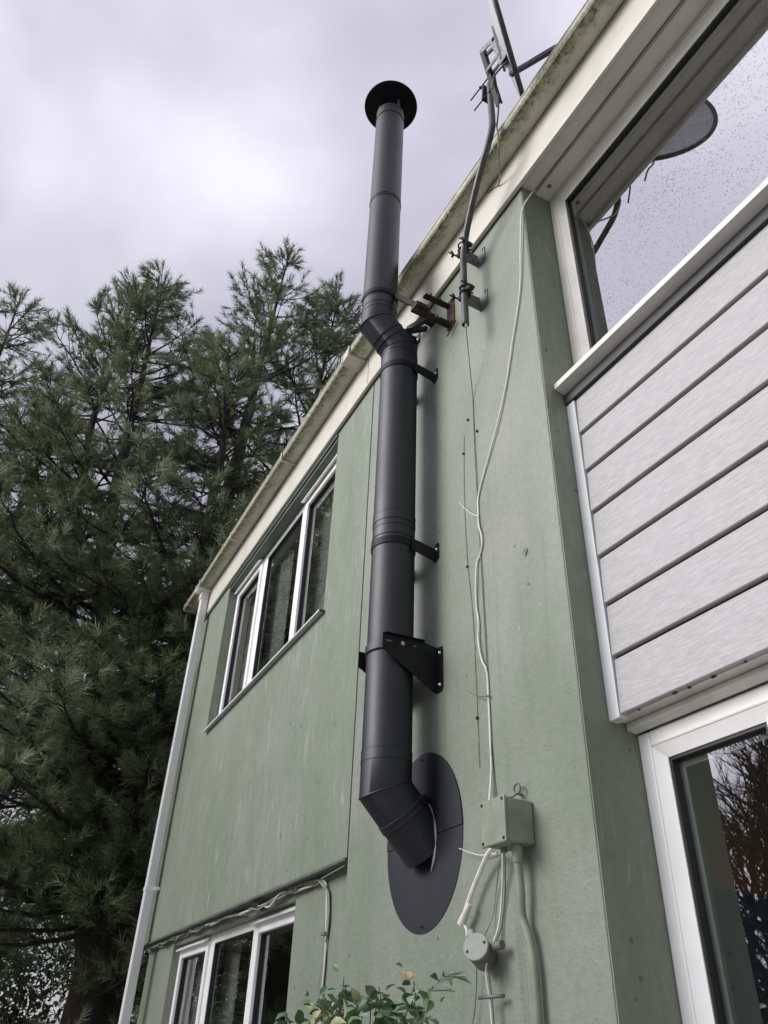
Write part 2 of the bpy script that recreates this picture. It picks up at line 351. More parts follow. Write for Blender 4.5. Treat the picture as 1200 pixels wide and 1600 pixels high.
def build(mb, name, mat, parent=None, bevel=0.0, normals=True, loc=None):
    """link one mesh object; mb holds world coordinates"""
    me = bpy.data.meshes.new(name); org = worigin(parent) if parent else Vector((0, 0, 0))
    l = Vector(loc) - org if loc is not None else Vector((0, 0, 0))
    if not parent and loc is None and mb.v:
        a = np.array(mb.v); l = Vector(((a[:, 0].min() + a[:, 0].max()) / 2, (a[:, 1].min() + a[:, 1].max()) / 2, a[:, 2].min()))
    vs = [tuple(Vector(v) - org - l) for v in mb.v]
    me.from_pydata(vs, [], mb.f)
    me.polygons.foreach_set('use_smooth', mb.sm)
    if normals:
        b = bmesh.new(); b.from_mesh(me); bmesh.ops.remove_doubles(b, verts=b.verts, dist=1e-6) if any(mb.sm) else None
        bmesh.ops.recalc_face_normals(b, faces=b.faces)
        if any(mb.sm):
            for e in b.edges:
                if len(e.link_faces) == 2 and e.calc_face_angle(0) > 0.7: e.smooth = False
        b.to_mesh(me); b.free()
    me.materials.append(mat)
    o = bpy.data.objects.new(name, me); COL.objects.link(o); o.parent = parent; o.location = l
    if bevel:
        m = o.modifiers.new('bevel', 'BEVEL'); m.width = bevel; m.segments = 2; m.limit_method = 'ANGLE'; m.angle_limit = R(40)
    return o
def thing(name, label, cat, loc, group=None):
    o = bpy.data.objects.new(name, None); COL.objects.link(o); o.location = loc; o.empty_display_size = 0.1
    return tag(o, label, cat, group)
def screw(c, axis, r=0.006, parent=None, name='bolt', mat=None, h=0.006):
    return build(MB().lathe([(r * 1.7, 0), (r * 1.7, h * 0.3), (r, h * 0.35), (r, h), (r * 0.5, h * 1.25)], c, axis, 8), name, mat or M_steel, parent)

# ------------------------------------------------------------------ ground
g = MB().add([(-400, -400, 0), (400, -400, 0), (400, 400, 0), (-400, 400, 0)], [(0, 1, 2, 3)])
tag(build(g, 'ground', M_ground, normals=False), kind='structure')
tag(build(MB().box(-9, 7, -6.0, -0.001, 0.002, 0.03), 'bounce_patio', simple('pale_bounce_paving', (0.42, 0.40, 0.37), 0.85, var=0.15, scale=3, bump=0.3)), kind='structure')  # unseen pale slab, added to bounce light up onto soffit and frames

# ================================================================== HOUSE
ZE = 5.07                     # underside of the eaves
H = thing('house', 'green rendered two-storey house with pale grey cladding and white windows', 'house', (-2.4, 0, 0))
build(MB().box(-3.143, -1.65, 0, 0.36, 0, ZE), 'wall', M_wall, H, bevel=0.006)
# darker painted side of the pier that faces the bay: a thin skin 3 mm proud of the pier
build(MB().box(-1.6499, -1.6465, 0.004, 0.36, 0, ZE), 'reveal', M_reveal, H)
# dark packing behind the joint
build(MB().box(-3.1505, -3.1435, 0.03, 0.3, 0, ZE), 'joint_seal', M_gasket, H)
# --- left wing walls
UE = 3.70; PB = 2.315         # end of the wing, bottom of the upper panel
WU = (0.52, 2.84, 3.72, 5.0)  # upper opening
WL = (0.70, 2.97, 0.95, 2.255)# lower opening
b = MB(LW)
b.box(0, UE, 0, 0.35, PB, WU[2]); b.box(0, WU[0], 0, 0.35, WU[2], ZE); b.box(WU[1], UE, 0, 0.35, WU[2], ZE); b.box(WU[0], WU[1], 0, 0.35, WU[3], ZE)
build(b, 'upper_wall_panel', M_panel, H)
b = MB(LW)
b.box(0, UE, 0.06, 0.35, 0, WL[2]); b.box(0, WL[0], 0.06, 0.35, WL[2], PB); b.box(WL[1], UE, 0.06, 0.35, WL[2], PB); b.box(WL[0], WL[1], 0.06, 0.35, WL[3], PB)
build(b, 'lower_wall', M_wall, H)
build(MB(LW).box(0, UE + 0.004, -0.008, 0.058, PB - 0.012, PB - 0.0005), 'panel_drip_edge', M_lintel, H)
build(MB(LW).box(UE - 0.3, UE, 0.351, 7, 0, ZE), 'end_wall', M_panel, H)
build(MB(LW).box(WU[0] - 0.0, WU[1] + 0.0, -0.014, 0.078, 5.001, 5.02), 'lintel', M_lintel, H, bevel=0.003)
build(MB(LW).box(WU[0] + .001, WU[1] - .001, 0.0, 0.0775, 4.978, 4.9995), 'lintel_lining', M_lintel, H)
# --- cladding bay and right-hand walls
build(MB().box(-1.645, 3.0, 0.135, 0.30, 2.46, 3.70), 'bay_backing_wall', M_anth, H)
BX0, BX1 = -1.598, 3.0
zs = [2.4545, 2.6345, 2.813, 2.988, 3.166, 3.343, 3.518, 3.685]
for i in range(7):
    h = zs[i + 1] - zs[i]; zb, zt = zs[i], zs[i + 1] - (0.011 if i < 6 else 0.0)
    p = [(0.100, zb + 0.0025), (0.1025, zb), (0.128, zb), (0.128, zt), (0.1095, zt), (0.1075, zt - 0.003)]
    build(MB().prism(p, BX0, BX1, 0), 'cladding_board', M_board, H)
b = MB()
for i in range(1, 7): b.box(BX0, BX1, 0.118, 0.134, zs[i] - 0.012, zs[i] + 0.001)
tag(build(b, 'cladding_groove', M_anth, H))
build(MB().box(-1.6462, -1.602, 0.098, 0.134, 2.445, 3.682), 'cladding_trim', M_trim, H, bevel=0.003)
b = MB()
for i in range(12):
    x = -1.59 + random.random() * 1.3; b.obox((x, 0.112 + random.random() * 0.01, 2.452), ((1, 0.2 * random.random(), 0.1), (0, 1, 0), (0, 0, 1)), 0.002 + 0.006 * random.random(), 0.003, 0.002)
tag(build(b, 'debris', M_twig, H), kind='stuff')
build(MB().box(-1.645, 3.0, 0.092, 0.15, 3.686, 3.733), 'flashing', M_anth, H)
# window head lining below the boards
build(MB().prism([(0.118, 2.452), (0.30, 2.452), (0.30, 2.52), (0.136, 2.52), (0.118, 2.456)][::1], -1.645, 3.0, 0), 'window_head', M_sash, H)
build(MB().prism([(0.160, 2.430), (0.195, 2.424), (0.195, 2.451), (0.160, 2.451)], -1.645, 3.0, 0), 'head_bead', M_sash, H, bevel=0.004)
# --- right pier beyond the bay, out of frame
build(MB().box(3.001, 4.2, 0, 0.36, 0, ZE), 'wall', M_wall, H, bevel=0.006)
build(MB().box(-1.645, 3.0, 0.2, 0.36, 0, 0.55), 'dwarf_wall', M_wall, H)
# --- soffit
def slab(name, pr, mat, z0, z1, y0, y1, bev=0.0):
    """piece of eaves that bends where the wing turns"""
    def ring(x_w):   # points at the bend share one mitre plane
        return x_w
    vs = []
    for (y, z) in ((y0, z0), (y1, z0), (y1, z1), (y0, z1)): vs.append((4.6, y, z))
    for (y, z) in ((y0, z0), (y1, z0), (y1, z1), (y0, z1)): vs.append((-3.15 + y * 0.0125, y, z))
    for (y, z) in ((y0, z0), (y1, z0), (y1, z1), (y0, z1)): vs.append(tuple(LW((pr, y, z))))
    fs = [(0, 1, 2, 3), (8, 9, 10, 11)] + [(a + i, a + (i + 1) % 4, a + 4 + (i + 1) % 4, a + 4 + i) for a in (0, 4) for i in range(4)]
    return build(MB().add(vs, fs), name, mat, H, bevel=bev)
slab('soffit_board', UE + 0.1, M_soffit, ZE, ZE + 0.02, -0.026, 0.076)
slab('soffit_board', UE + 0.1, M_soffit, ZE - 0.004, ZE + 0.018, 0.080, 0.34)
b = MB()
b.tube([(-1.64, 0.072, ZE - 0.003), (-1.2, 0.073, ZE - 0.0035), (-0.6, 0.0715, ZE - 0.003), (0.4, 0.073, ZE - 0.003), (3, .073, ZE - .003)], 0.0022, 6)
b.tube([(-1.64, 0.084, ZE - 0.006), (-0.9, 0.085, ZE - 0.0065), (0.4, 0.085, ZE - 0.006), (3, .085, ZE - .006)], 0.0018, 6)
build(b, 'soffit_sealant_bead', simple('grey_sealant', (0.22, 0.21, 0.17), 0.7), H)
b = MB(); b.lathe([(0.011, 0), (0.011, 0.002), (0.005, 0.004)], (-1.58, 0.118, ZE - 0.004), (0, 0, -1), 12); build(b, 'soffit_screw', M_orange, H)
# --- fascia (bends at the wing) with a rounded lower edge
def sweep(prof, pts_fn, name, mat, parent, attr=None, closed=True, smooth=False, breaks=None):
    """sweep a (y,z) profile through cross-section stations; pts_fn(i,y,z) gives a world point"""
    n = len(prof); ns = breaks
    vs = [pts_fn(i, y, z) for i in range(ns) for (y, z) in prof]
    fs = [(i * n + k, i * n + (k + 1) % n, (i + 1) * n + (k + 1) % n, (i + 1) * n + k) for i in range(ns - 1) for k in range(n if closed else n - 1)]
    mb = MB().add(vs, fs, smooth)
    if closed: mb.add(vs[:n], [tuple(range(n))]); mb.add(vs[-n:], [tuple(range(n))])
    o = build(mb, name, mat, parent, normals=True)
    return o
def eave_pt(x0, xw):
    def f(i, y, z):
        return ((x0, y, z), (-3.15 + y * 0.0125, y, z), tuple(LW((xw, y, z))))[i]
    return f
fp = [(-0.030, 5.345), (-0.030, 5.062), (-0.0295, 5.050), (-0.027, 5.043), (-0.022, 5.0405), (-0.012, 5.040), (-0.006, 5.045), (-0.006, 5.345)]
sweep(fp, eave_pt(4.6, UE + 0.10), 'fascia_board', M_fascia, H, breaks=3)
build(MB(LW).box(-0.0325 + 0.06, 0.0305, -0.0312, -0.028, 5.052, 5.27), 'fascia_joint', M_gasket, H)
build(MB(LW).box(UE + 0.1, UE + 0.12, -0.03, 0.6, 5.04, 5.3), 'fascia_end', M_fascia, H)
# --- roof
build(MB().add([(4.7, -0.06, 5.345), (-7.05, 0.02, 5.345), (-7.05, 4.0, 5.62), (4.7, 4.0, 5.62), (4.7, 0.02, 5.30), (-7.05, 0.10, 5.30), (-7.05, 4.0, 5.30), (4.7, 4.0, 5.30)],
      [(0, 1, 2, 3), (4, 7, 6, 5), (0, 4, 5, 1), (1, 5, 6, 2), (2, 6, 7, 3), (3, 7, 4, 0)]), 'roof', M_roof, H)
# --- gutter: square section, open channel with wall thickness, algae on the lower outer edge
GW = -0.146
gp = [(GW - 0.004, 5.352), (GW - 0.004, 5.345), (GW, 5.343), (GW + 0.001, 5.300), (GW + 0.006, 5.292), (-0.05, 5.288), (-0.040, 5.290), (-0.0315, 5.30), (-0.0312, 5.335), (-0.034, 5.335), (-0.035, 5.30), (-0.05, 5.293), (GW + 0.008, 5.297), (GW + 0.004, 5.304), (GW + 0.003, 5.350)]
def gutter_run(x0, x1, wing):
    n = len(gp); L = abs(x1 - x0); m = max(2, int(L / 0.25)); vs = []
    for i in range(m + 1):
        x = x0 + (x1 - x0) * i / m
        sag = 0.0025 * math.sin(x * 2.1) + 0.001 * math.sin(x * 6)
        for y, z in gp: vs.append(tuple(LW((x, y + sag * .6, z + sag))) if wing else (x, y + sag * .6, z + sag))
    fs = [(i * n + k, i * n + (k + 1) % n, (i + 1) * n + (k + 1) % n, (i + 1) * n + k) for i in range(m) for k in range(n)]
    mb = MB().add(vs, fs); o = build(mb, 'gutter', M_gutter, H)
    a = o.data.attributes.new('edge', 'FLOAT', 'POINT'); vals = []
    for v in o.data.vertices:
        p = v.co + worigin(o)
        if wing: yy = (p - _p).dot(_n)
        else: yy = p.y
        e = max(0.0, min(1.0, (-0.05 - yy) / 0.096))
        if p.z > 5.325: e *= 0.35
        vals.append(e)
    a.data.foreach_set('value', vals); return o
G1 = gutter_run(-3.16, 4.6, False); G2 = gutter_run(0.01, 4.02, True)
def gutter_clip(u, w, g, wing=True, big=0.004, name='gutter_bracket'):
    b = MB(LW if wing else None); t = big
    b.prism([(GW - 0.004 - t, 5.356), (GW - 0.004 - t, 5.29), (GW + 0.004, 5.288 - t), (-0.032, 5.284 - t), (-0.032, 5.2875), (GW + 0.006, 5.2912), (GW - 0.001, 5.30), (GW - 0.0045, 5.356)], u - w / 2, u + w / 2, 0)
    return build(b, name, M_gutter, g, bevel=0.002)
for u in (1.284, 2.514): gutter_clip(u, 0.022, G2)
for u in (3.88, 4.01): gutter_clip(u, 0.02, G2)
gutter_clip(0.12, 0.10, G2, big=0.006, name='gutter_union'); gutter_clip(0.072, 0.014, G2, big=0.011, name='gutter_union'); gutter_clip(0.168, 0.014, G2, big=0.011, name='gutter_union')
gutter_clip(-0.7, 0.022, G1, False)
# running outlet + downpipe
DU = 3.515
b = MB(LW); b.box(DU - 0.055, DU + 0.055, GW - 0.014, -0.032, 5.262, 5.287); b.box(DU - 0.04, DU + 0.045, -0.113, -0.037, 5.19, 5.262)
build(b, 'gutter_outlet', M_dp, G2, bevel=0.004)
gutter_clip(DU + 0.065, 0.018, G2, big=0.008); gutter_clip(DU - 0.065, 0.018, G2, big=0.008)
DP = build(MB(LW).box(DU - 0.033, DU + 0.04, -0.103, -0.036, 0.05, 5.215), 'downpipe', M_dp, H, bevel=0.006)
for z in (2.66, 0.9):
    b = MB(LW); b.box(DU - 0.037, DU + 0.044, -0.107, -0.034, z, z + 0.028); b.box(DU - 0.06, DU - 0.037, -0.04, -0.002, z + 0.002, z + 0.026)
    build(b, 'pipe_clip', M_white, DP, bevel=0.003)
screw(tuple(LW((DU - 0.005, -0.104, 5.03))), (0, -1, 0), 0.010, DP, 'screw_cover', M_sash)

# ------------------------------------------------------------------ windows
def frame_ring(mb, a0, a1, z0, z1, w, v0, v1, wb=None):
    wb = wb or w
    mb.box(a0, a0 + w, v0, v1, z0, z1); mb.box(a1 - w, a1, v0, v1, z0, z1)
    mb.box(a0 + w, a1 - w, v0, v1, z1 - w, z1); mb.box(a0 + w, a1 - w, v0, v1, z0, z0 + wb)
def room(tf, a0, a1, v0, v1, z0, z1, name='interior_wall', mat=None):
    b = MB(tf); vs = [(a, v, z) for a in (a0, a1) for v in (v0, v1) for z in (z0, z1)]
    b.add(vs, [(0, 1, 3, 2), (4, 6, 7, 5), (0, 4, 6, 2), (1, 3, 7, 5), (2, 3, 7, 6)])
    return build(b, name, mat or M_dark, H, normals=False)
def casement_window(tf, a0, a1, z0, z1, vf, lights, label, glass, mat=M_white, fw=0.035, hood=True):
    b = MB(tf); frame_ring(b, a0, a1, z0, z1, fw, vf, vf + 0.065)
    for i in range(len(lights) - 1):
        m = lights[i][1]; b.box(m - 0.004, lights[i + 1][0] + 0.004, vf + 0.001, vf + 0.064, z0 + fw, z1 - fw)
    W = build(b, 'window', mat, H, bevel=0.004); tag(W, label)
    for (s0, s1, kind) in lights:
        q0, q1, r0, r1 = s0, s1, z0 + fw - 0.006, z1 - fw + 0.006
        if kind == 'open':
            sw = 0.052; b = MB(tf); frame_ring(b, q0 + 0.003, q1 - 0.003, r0, r1, sw, vf - 0.012, vf + 0.04)
            build(b, 'sash', mat, W, bevel=0.005)
            b = MB(tf); b.prism([(vf - 0.045, r1 - 0.004), (vf - 0.0125, r1 + 0.020), (vf - 0.0125, r1 + 0.004), (vf - 0.040, r1 - 0.013)], q0 + 0.004, q1 - 0.004, 0)
            if hood: build(b, 'weather_hood', mat, W, bevel=0.002)
            gb = sw + 0.001
        else:
            gb = 0.022; b = MB(tf); frame_ring(b, q0, q1, r0, r1, gb, vf + 0.002, vf + 0.045); build(b, 'glazing_bead', mat, W, bevel=0.004)
        b = MB(tf); frame_ring(b, q0 + gb, q1 - gb, r0 + gb, r1 - gb, 0.006, vf + 0.006, vf + 0.03); build(b, 'gasket', M_gasket, W)
        b = MB(tf); frame_ring(b, q0 + gb + .0005, q1 - gb - .0005, r0 + gb + .0005, r1 - gb - .0005, 0.020, vf + 0.031, vf + 0.05); build(b, 'spacer_bar', M_spacer, W)
        b = MB(tf); b.add([(q0 + gb, vf + 0.022, r0 + gb), (q1 - gb, vf + 0.022, r0 + gb), (q1 - gb, vf + 0.022, r1 - gb), (q0 + gb, vf + 0.022, r1 - gb)], [(0, 1, 2, 3)])
        build(b, 'pane', glass, W, normals=False)
    return W
VW = 0.08
W1 = casement_window(LW, WU[0], WU[1], WU[2], 4.978, VW, [(0.545, 1.255, 'open'), (1.305, 2.09, 'fixed'), (2.165, 2.815, 'open')], 'three-light white window tight under the eaves, left of the black flue', M_glass)
build(MB(LW).prism([(-0.035, 3.700), (-0.035, 3.688), (-0.028, 3.688), (-0.026, 3.696), (0.079, 3.712), (0.079, 3.7195), (-0.028, 3.7035)], WU[0] - 0.02, WU[1] - 0.05 + 0.02, 0), 'sill', M_trim, W1, bevel=0.002)
build(MB(LW).prism([(-0.033, 3.699), (-0.033, 3.688), (-0.002, 3.688), (-0.002, 3.699)], WU[0] - 0.024, WU[0] - 0.0202, 0), 'sill_end_cap', M_iron, W1)
W2 = casement_window(LW, WL[0], WL[1], WL[2], WL[3], 0.115, [(0.725, 1.385, 'open'), (1.43, 2.20, 'fixed'), (2.26, 2.945, 'open')], 'three-light white ground-floor window under the dark panel edge and cables', M_glass)
# curtains seen in the upper window
def curtain(tf, a0, a1, v, z0, z1):
    n = 26; vs = []
    for i in range(n + 1):
        a = a0 + (a1 - a0) * i / n; o = 0.018 * math.sin(i * 1.9) + 0.008 * math.sin(i * 4.3)
        vs += [(a, v + o, z0), (a, v + o, z1)]
    return build(MB(tf).add(vs, [(2 * i, 2 * i + 2, 2 * i + 3, 2 * i + 1) for i in range(n)], True), 'curtain', M_curtain, H, normals=False)
def lining(o_):
    b = MB(LW); a0, a1, z0, z1 = o_
    b.box(a0 + .0005, a0 + .004, VW + 0.066, 0.3515, z0, z1); b.box(a1 - .004, a1 - .0005, VW + 0.066, 0.3515, z0, z1)
    b.box(a0 + .004, a1 - .004, VW + 0.066, 0.3515, z1 - .004, z1 - .0005); b.box(a0 + .004, a1 - .004, VW + 0.066, 0.42, z0 + .0005, z0 + .02)
    return build(b, 'window_lining', M_white, H)
lining((WU[0], WU[1], WU[2], 4.978)); lining(WL)
for a0, a1 in ((1.78, 2.16), (2.42, 2.83), (1.02, 1.30)): curtain(LW, a0, a1, 0.20, WU[2] + 0.03, 4.96)
for a0, a1 in ((2.62, 2.96), (2.02, 2.24)): curtain(LW, a0, a1, 0.24, WL[2] + 0.03, 2.24)
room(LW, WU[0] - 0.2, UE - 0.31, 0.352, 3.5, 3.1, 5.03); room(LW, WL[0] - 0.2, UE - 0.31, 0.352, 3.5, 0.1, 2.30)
# --- upper right picture window
def big_window(z0, z1, vf, splits, label, glass, mat, st, gl_off, rail_b):
    b = MB(); x0, x1 = -1.6455, 2.99
    b.box(x0, x0 + st, vf, vf + 0.09, z0, z1); b.box(x1 - st, x1, vf, vf + 0.09, z0, z1)
    b.box(x0 + st, x1 - st, vf, vf + 0.09, z1 - st, z1); b.box(x0 + st, x1 - st, vf, vf + 0.09, z0, z0 + rail_b)
    for s in splits: b.box(s, s + 0.075, vf + 0.001, vf + 0.09, z0 + rail_b, z1 - st)
    W = build(b, 'window', mat, H, bevel=0.005); tag(W, label)
    xs = [x0 + st] + [q for s in splits for q in (s, s + 0.075)] + [x1 - st]
    for i in range(0, len(xs), 2):
        q0, q1, r0, r1 = xs[i], xs[i + 1], z0 + rail_b, z1 - st
        # bevelled bead
        b = MB(); bw = 0.036
        for (A, B, C, D) in (((q0, r0), (q0, r1), (q0 + bw, r1 - bw), (q0 + bw, r0 + bw)), ((q1, r0), (q1, r1), (q1 - bw, r1 - bw), (q1 - bw, r0 + bw)), ((q0, r1), (q1, r1), (q1 - bw, r1 - bw), (q0 + bw, r1 - bw)), ((q0, r0), (q1, r0), (q1 - bw, r0 + bw), (q0 + bw, r0 + bw))):
            f = [(A[0], vf + 0.004, A[1]), (B[0], vf + 0.004, B[1]), (C[0], vf + 0.022, C[1]), (D[0], vf + 0.022, D[1])]
            k = [(p[0], vf + 0.07, p[2]) for p in f]
            b.add(f + k, [(0, 1, 2, 3), (7, 6, 5, 4), (0, 4, 5, 1), (1, 5, 6, 2), (2, 6, 7, 3), (3, 7, 4, 0)])
        build(b, 'glazing_bead', mat, W)
        c0, c1, d0, d1 = q0 + bw, q1 - bw, r0 + bw, r1 - bw
        b = MB(); frame_ring(b, c0, c1, d0, d1, 0.009, vf + 0.026, vf + 0.052); build(b, 'gasket', M_gasket, W)
        b = MB(); frame_ring(b, c0 + .0005, c1 - .0005, d0 + .0005, d1 - .0005, 0.028, vf + 0.053, vf + 0.066); build(b, 'spacer_bar', M_spacer, W)
        b = MB(); b.add([(c0, vf + gl_off, d0), (c1, vf + gl_off, d0), (c1, vf + gl_off, d1), (c0, vf + gl_off, d1)], [(0, 1, 2, 3)])
        build(b, 'pane', glass, W, normals=False)
    return W
W3 = big_window(3.775, 5.064, 0.165, [0.35], 'large first-floor picture window with rain-spotted glass above the cladding', M_glass_wet, M_sash, 0.045, 0.040, 0.05)
W4 = big_window(0.56, 2.4235, 0.200, [-1.195], 'tall ground-floor window below the cladding reflecting bare trees', M_glass_low, M_white, 0.045, 0.045, 0.06)
build(MB().prism([(0.048, 3.772), (0.046, 3.768), (0.046, 3.745), (0.049, 3.742), (0.052, 3.745), (0.096, 3.737), (0.15, 3.737), (0.164, 3.7745)], -1.6452, 3.0, 0), 'sill', M_sash, W3, bevel=0.002)
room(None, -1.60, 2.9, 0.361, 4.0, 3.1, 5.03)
room(None, -1.62, 2.9, 0.361, 4.0, 0.1, 2.41, mat=M_room)
build(MB().box(-1.6205, -1.6, 0.292, 0.3605, 0.56, 2.41), 'inner_lining', M_room, H)

# ================================================================== FLUE
XC, YL, YU, RF = -2.53, -0.157, -0.287, 0.0935
zl, zm, zu = 2.415, 4.66, 4.79      # bottom elbow, offset elbows
F = thing('flue_pipe', 'tall matt black twin-wall stove flue rising up the green wall past the gutter', 'flue', (XC, YL, 2.1))
def cyl(z0, z1, y, r, name, n=64, mat=M_flue): return build(MB().tube([(XC, y, z0), (XC, y, z1)], r, n), name, mat, F)
# lower elbow: from the wall plate out and up
b = MB().tube([(XC, 0.02, zl - 0.157 - 0.02), (XC, -0.075, zl - 0.157 + 0.075), (XC, YL, zl), (XC, YL, 2.52)], RF, 64, mitre=True); build(b, 'elbow', M_flue, F)
segs = [(2.52, 2.925), (2.925, 3.515), (3.515, 4.54)]
for a, c in segs: cyl(a + 0.0015, c - 0.0015, YL, RF - 0.0006, 'pipe_section')
def ring(z, y, r=RF + 0.0010, h=0.0020, name='seam_bead'):
    return build(MB().lathe([(RF - 0.002, -h), (r, -h * 0.6), (r + 0.0006, 0), (r, h * 0.6), (RF - 0.002, h)], (XC, y, z), (0, 0, 1), 64), name, M_gasket, F)
def band(z0, z1, y, r=RF + 0.0010):
    o = build(MB().lathe([(RF - 0.002, 0), (r, 0.0012), (r, z1 - z0 - 0.0012), (RF - 0.002, z1 - z0)], (XC, y, z0), (0, 0, 1), 64), 'locking_band', M_flue, F)
    for z in (z0, z1): build(MB().lathe([(RF - 0.002, -0.0016), (RF + 0.0016, -0.0012), (RF + 0.0016, 0.0012), (RF - 0.002, 0.0016)], (XC, y, z), (0, 0, 1), 64), 'seam_line', M_gasket, o)
    return o
band(2.506, 2.546, YL); band(3.545, 3.588, YL); ring(3.466, YL, RF + 0.0012, 0.002); ring(3.424, YL)
band(4.508, 4.572, YL); ring(4.60, YL, RF + 0.001, 0.002); ring(2.925, YL)
b = MB().tube([(XC, YL, 4.54), (XC, YL, zm), (XC, YU, zu), (XC, YU, 4.90)], RF - 0.0004, 64, mitre=True); build(b, 'elbow', M_flue, F)
for (z, y, ax) in ((zm, YL, 1), (zu, YU, 1)):
    pass
dg = Vector((0, YU - YL, zu - zm)).normalized(); mid = Vector((XC, (YL + YU) / 2, (zm + zu) / 2))
for o in (-0.022, 0.014):
    build(MB().lathe([(RF - 0.002, -0.004), (RF + 0.003, -0.002), (RF + 0.003, 0.002), (RF - 0.002, 0.004)], mid + dg * o, dg, 64), 'seam_bead', M_flue, F)
# mitre beads
def mitre_bead(c, d1, d2):
    c = Vector(c); t = (d1 + d2).normalized(); u = Vector((1, 0, 0)); v = t.cross(u).normalized()
    k = 1 / abs(d1.dot(t)); pts = [c + u * math.cos(a) * RF * 1.003 + v * math.sin(a) * RF * k * 1.003 for a in [2 * math.pi * i / 48 for i in range(49)]]
    build(MB().tube(pts, 0.0026, 6, caps=False), 'seam_bead', M_flue, F)
mitre_bead((XC, YL, zm), Vector((0, 0, 1)), dg); mitre_bead((XC, YU, zu), dg, Vector((0, 0, 1)))
dlow = Vector((0, -1, 1)).normalized(); mitre_bead((XC, YL, zl), dlow, Vector((0, 0, 1)))
# locking band and clasp on the sloping leg
cb = Vector((XC, -0.085, zl - 0.072))
build(MB().lathe([(RF - 0.002, -0.016), (RF + 0.003, -0.014), (RF + 0.004, -0.011), (RF + 0.0025, -0.007), (RF + 0.0025, 0.009), (RF + 0.004, 0.012), (RF + 0.003, 0.015), (RF - 0.002, 0.017)], cb, dlow, 64), 'locking_band', M_flue, F)
side = Vector((1, 0, 0)); up2 = Vector((0, 1, 1)).normalized()
for an, w_ in ((28, 0.010), (45, 0.014), (62, 0.009)):
    dr = (side * math.cos(R(an)) + up2 * math.sin(R(an))).normalized()
    build(MB().obox(cb + dr * (RF + 0.007), (dlow, dr, dlow.cross(dr)), 0.011, 0.005, w_), 'clasp', M_black, F, bevel=0.0015)
# wall plate: two half ellipses with a lap joint, sealant rim
def ell(cx, cz, a, b_, t0, t1, n=40): return [(cx + a * math.cos(R(t0 + (t1 - t0) * i / n)), cz + b_ * math.sin(R(t0 + (t1 - t0) * i / n))) for i in range(n + 1)]
PZ = 2.273
for t0, t1, y in ((0, 180, 0.0), (180, 360, 0.0035)):
    pl = ell(XC, PZ, 0.259, 0.299, t0, t1)
    mb = MB(); n = len(pl); vs = [(x, -0.006 + y, z) for x, z in pl] + [(x, -0.0005, z) for x, z in pl]
    mb.add(vs, [tuple(range(n)), tuple(range(2 * n - 1, n - 1, -1))] + [(i, (i + 1) % n, n + (i + 1) % n, n + i) for i in range(n)])
    build(mb, 'wall_plate', M_flue, F)
pts = [(XC + math.cos(a) * (RF + 0.0015), -0.006, zl - 0.157 + math.sin(a) * (RF * 1.414 + 0.005)) for a in [R(-48 + 128 * i / 30) for i in range(31)]]
build(MB().tube(pts, [0.0015 + 0.004 * abs(math.sin(i * 0.33)) for i in range(31)], 7), 'sealant_bead', simple('grey_silicone', (0.33, 0.33, 0.34), 0.4), F)
for dx, dz in ((0.0, 0.278), (0.0, -0.278)): screw((XC + dx, -0.006, PZ + dz), (0, -1, 0), 0.003, F, 'screw', M_iron, 0.004)
# upper straight run and its top
cyl(4.90, 5.842, YU, RF - 0.0006, 'pipe_section'); cyl(5.846, 6.80, YU, RF - 0.0006, 'pipe_section')
ring(4.944, YU); ring(4.886, YU, RF + 0.001, 0.002); ring(4.852, YU); ring(5.844, YU, RF + 0.002, 0.004); ring(5.862, YU, RF + 0.0008, 0.002)
b = MB().lathe([(RF, 0), (RF + 0.004, 0.002), (RF + 0.004, 0.006), (RF, 0.010), (RF, 0.10), (RF - 0.010, 0.103), (RF - 0.012, 0.0)], (XC, YU, 6.79), (0, 0, 1), 64); build(b, 'top_collar', M_flue, F)
CW = build(MB().lathe([(0.180, 0.0), (0.1815, 0.004), (0.178, 0.010), (0.06, 0.075), (0.0, 0.09), ], (XC, YU, 7.005), (0, 0, 1), 64), 'cowl', M_flue, F)
build(MB().lathe([(0.1795, -0.002), (0.170, -0.003), (0.165, 0.004), (0.09, 0.03), (0.0, 0.04)], (XC, YU, 7.006), (0, 0, 1), 64), 'cowl_lining', M_black, CW)
for a in (15, 135, 255):
    c = Vector((XC + math.cos(R(a)) * 0.080, YU + math.sin(R(a)) * 0.080, 0)); t = Vector((-math.sin(R(a)), math.cos(R(a)), 0)); rd = Vector((math.cos(R(a)), math.sin(R(a)), 0))
    build(MB().obox(c + Vector((0, 0, 6.945)), (t, rd, (0, 0, 1)), 0.011, 0.0015, 0.085), 'strut', M_galv, CW)
build(MB().tube([(XC, YU, 6.60), (XC, YU, 6.89)], RF - 0.014, 40, caps=True), 'inner_liner', M_galv, CW)

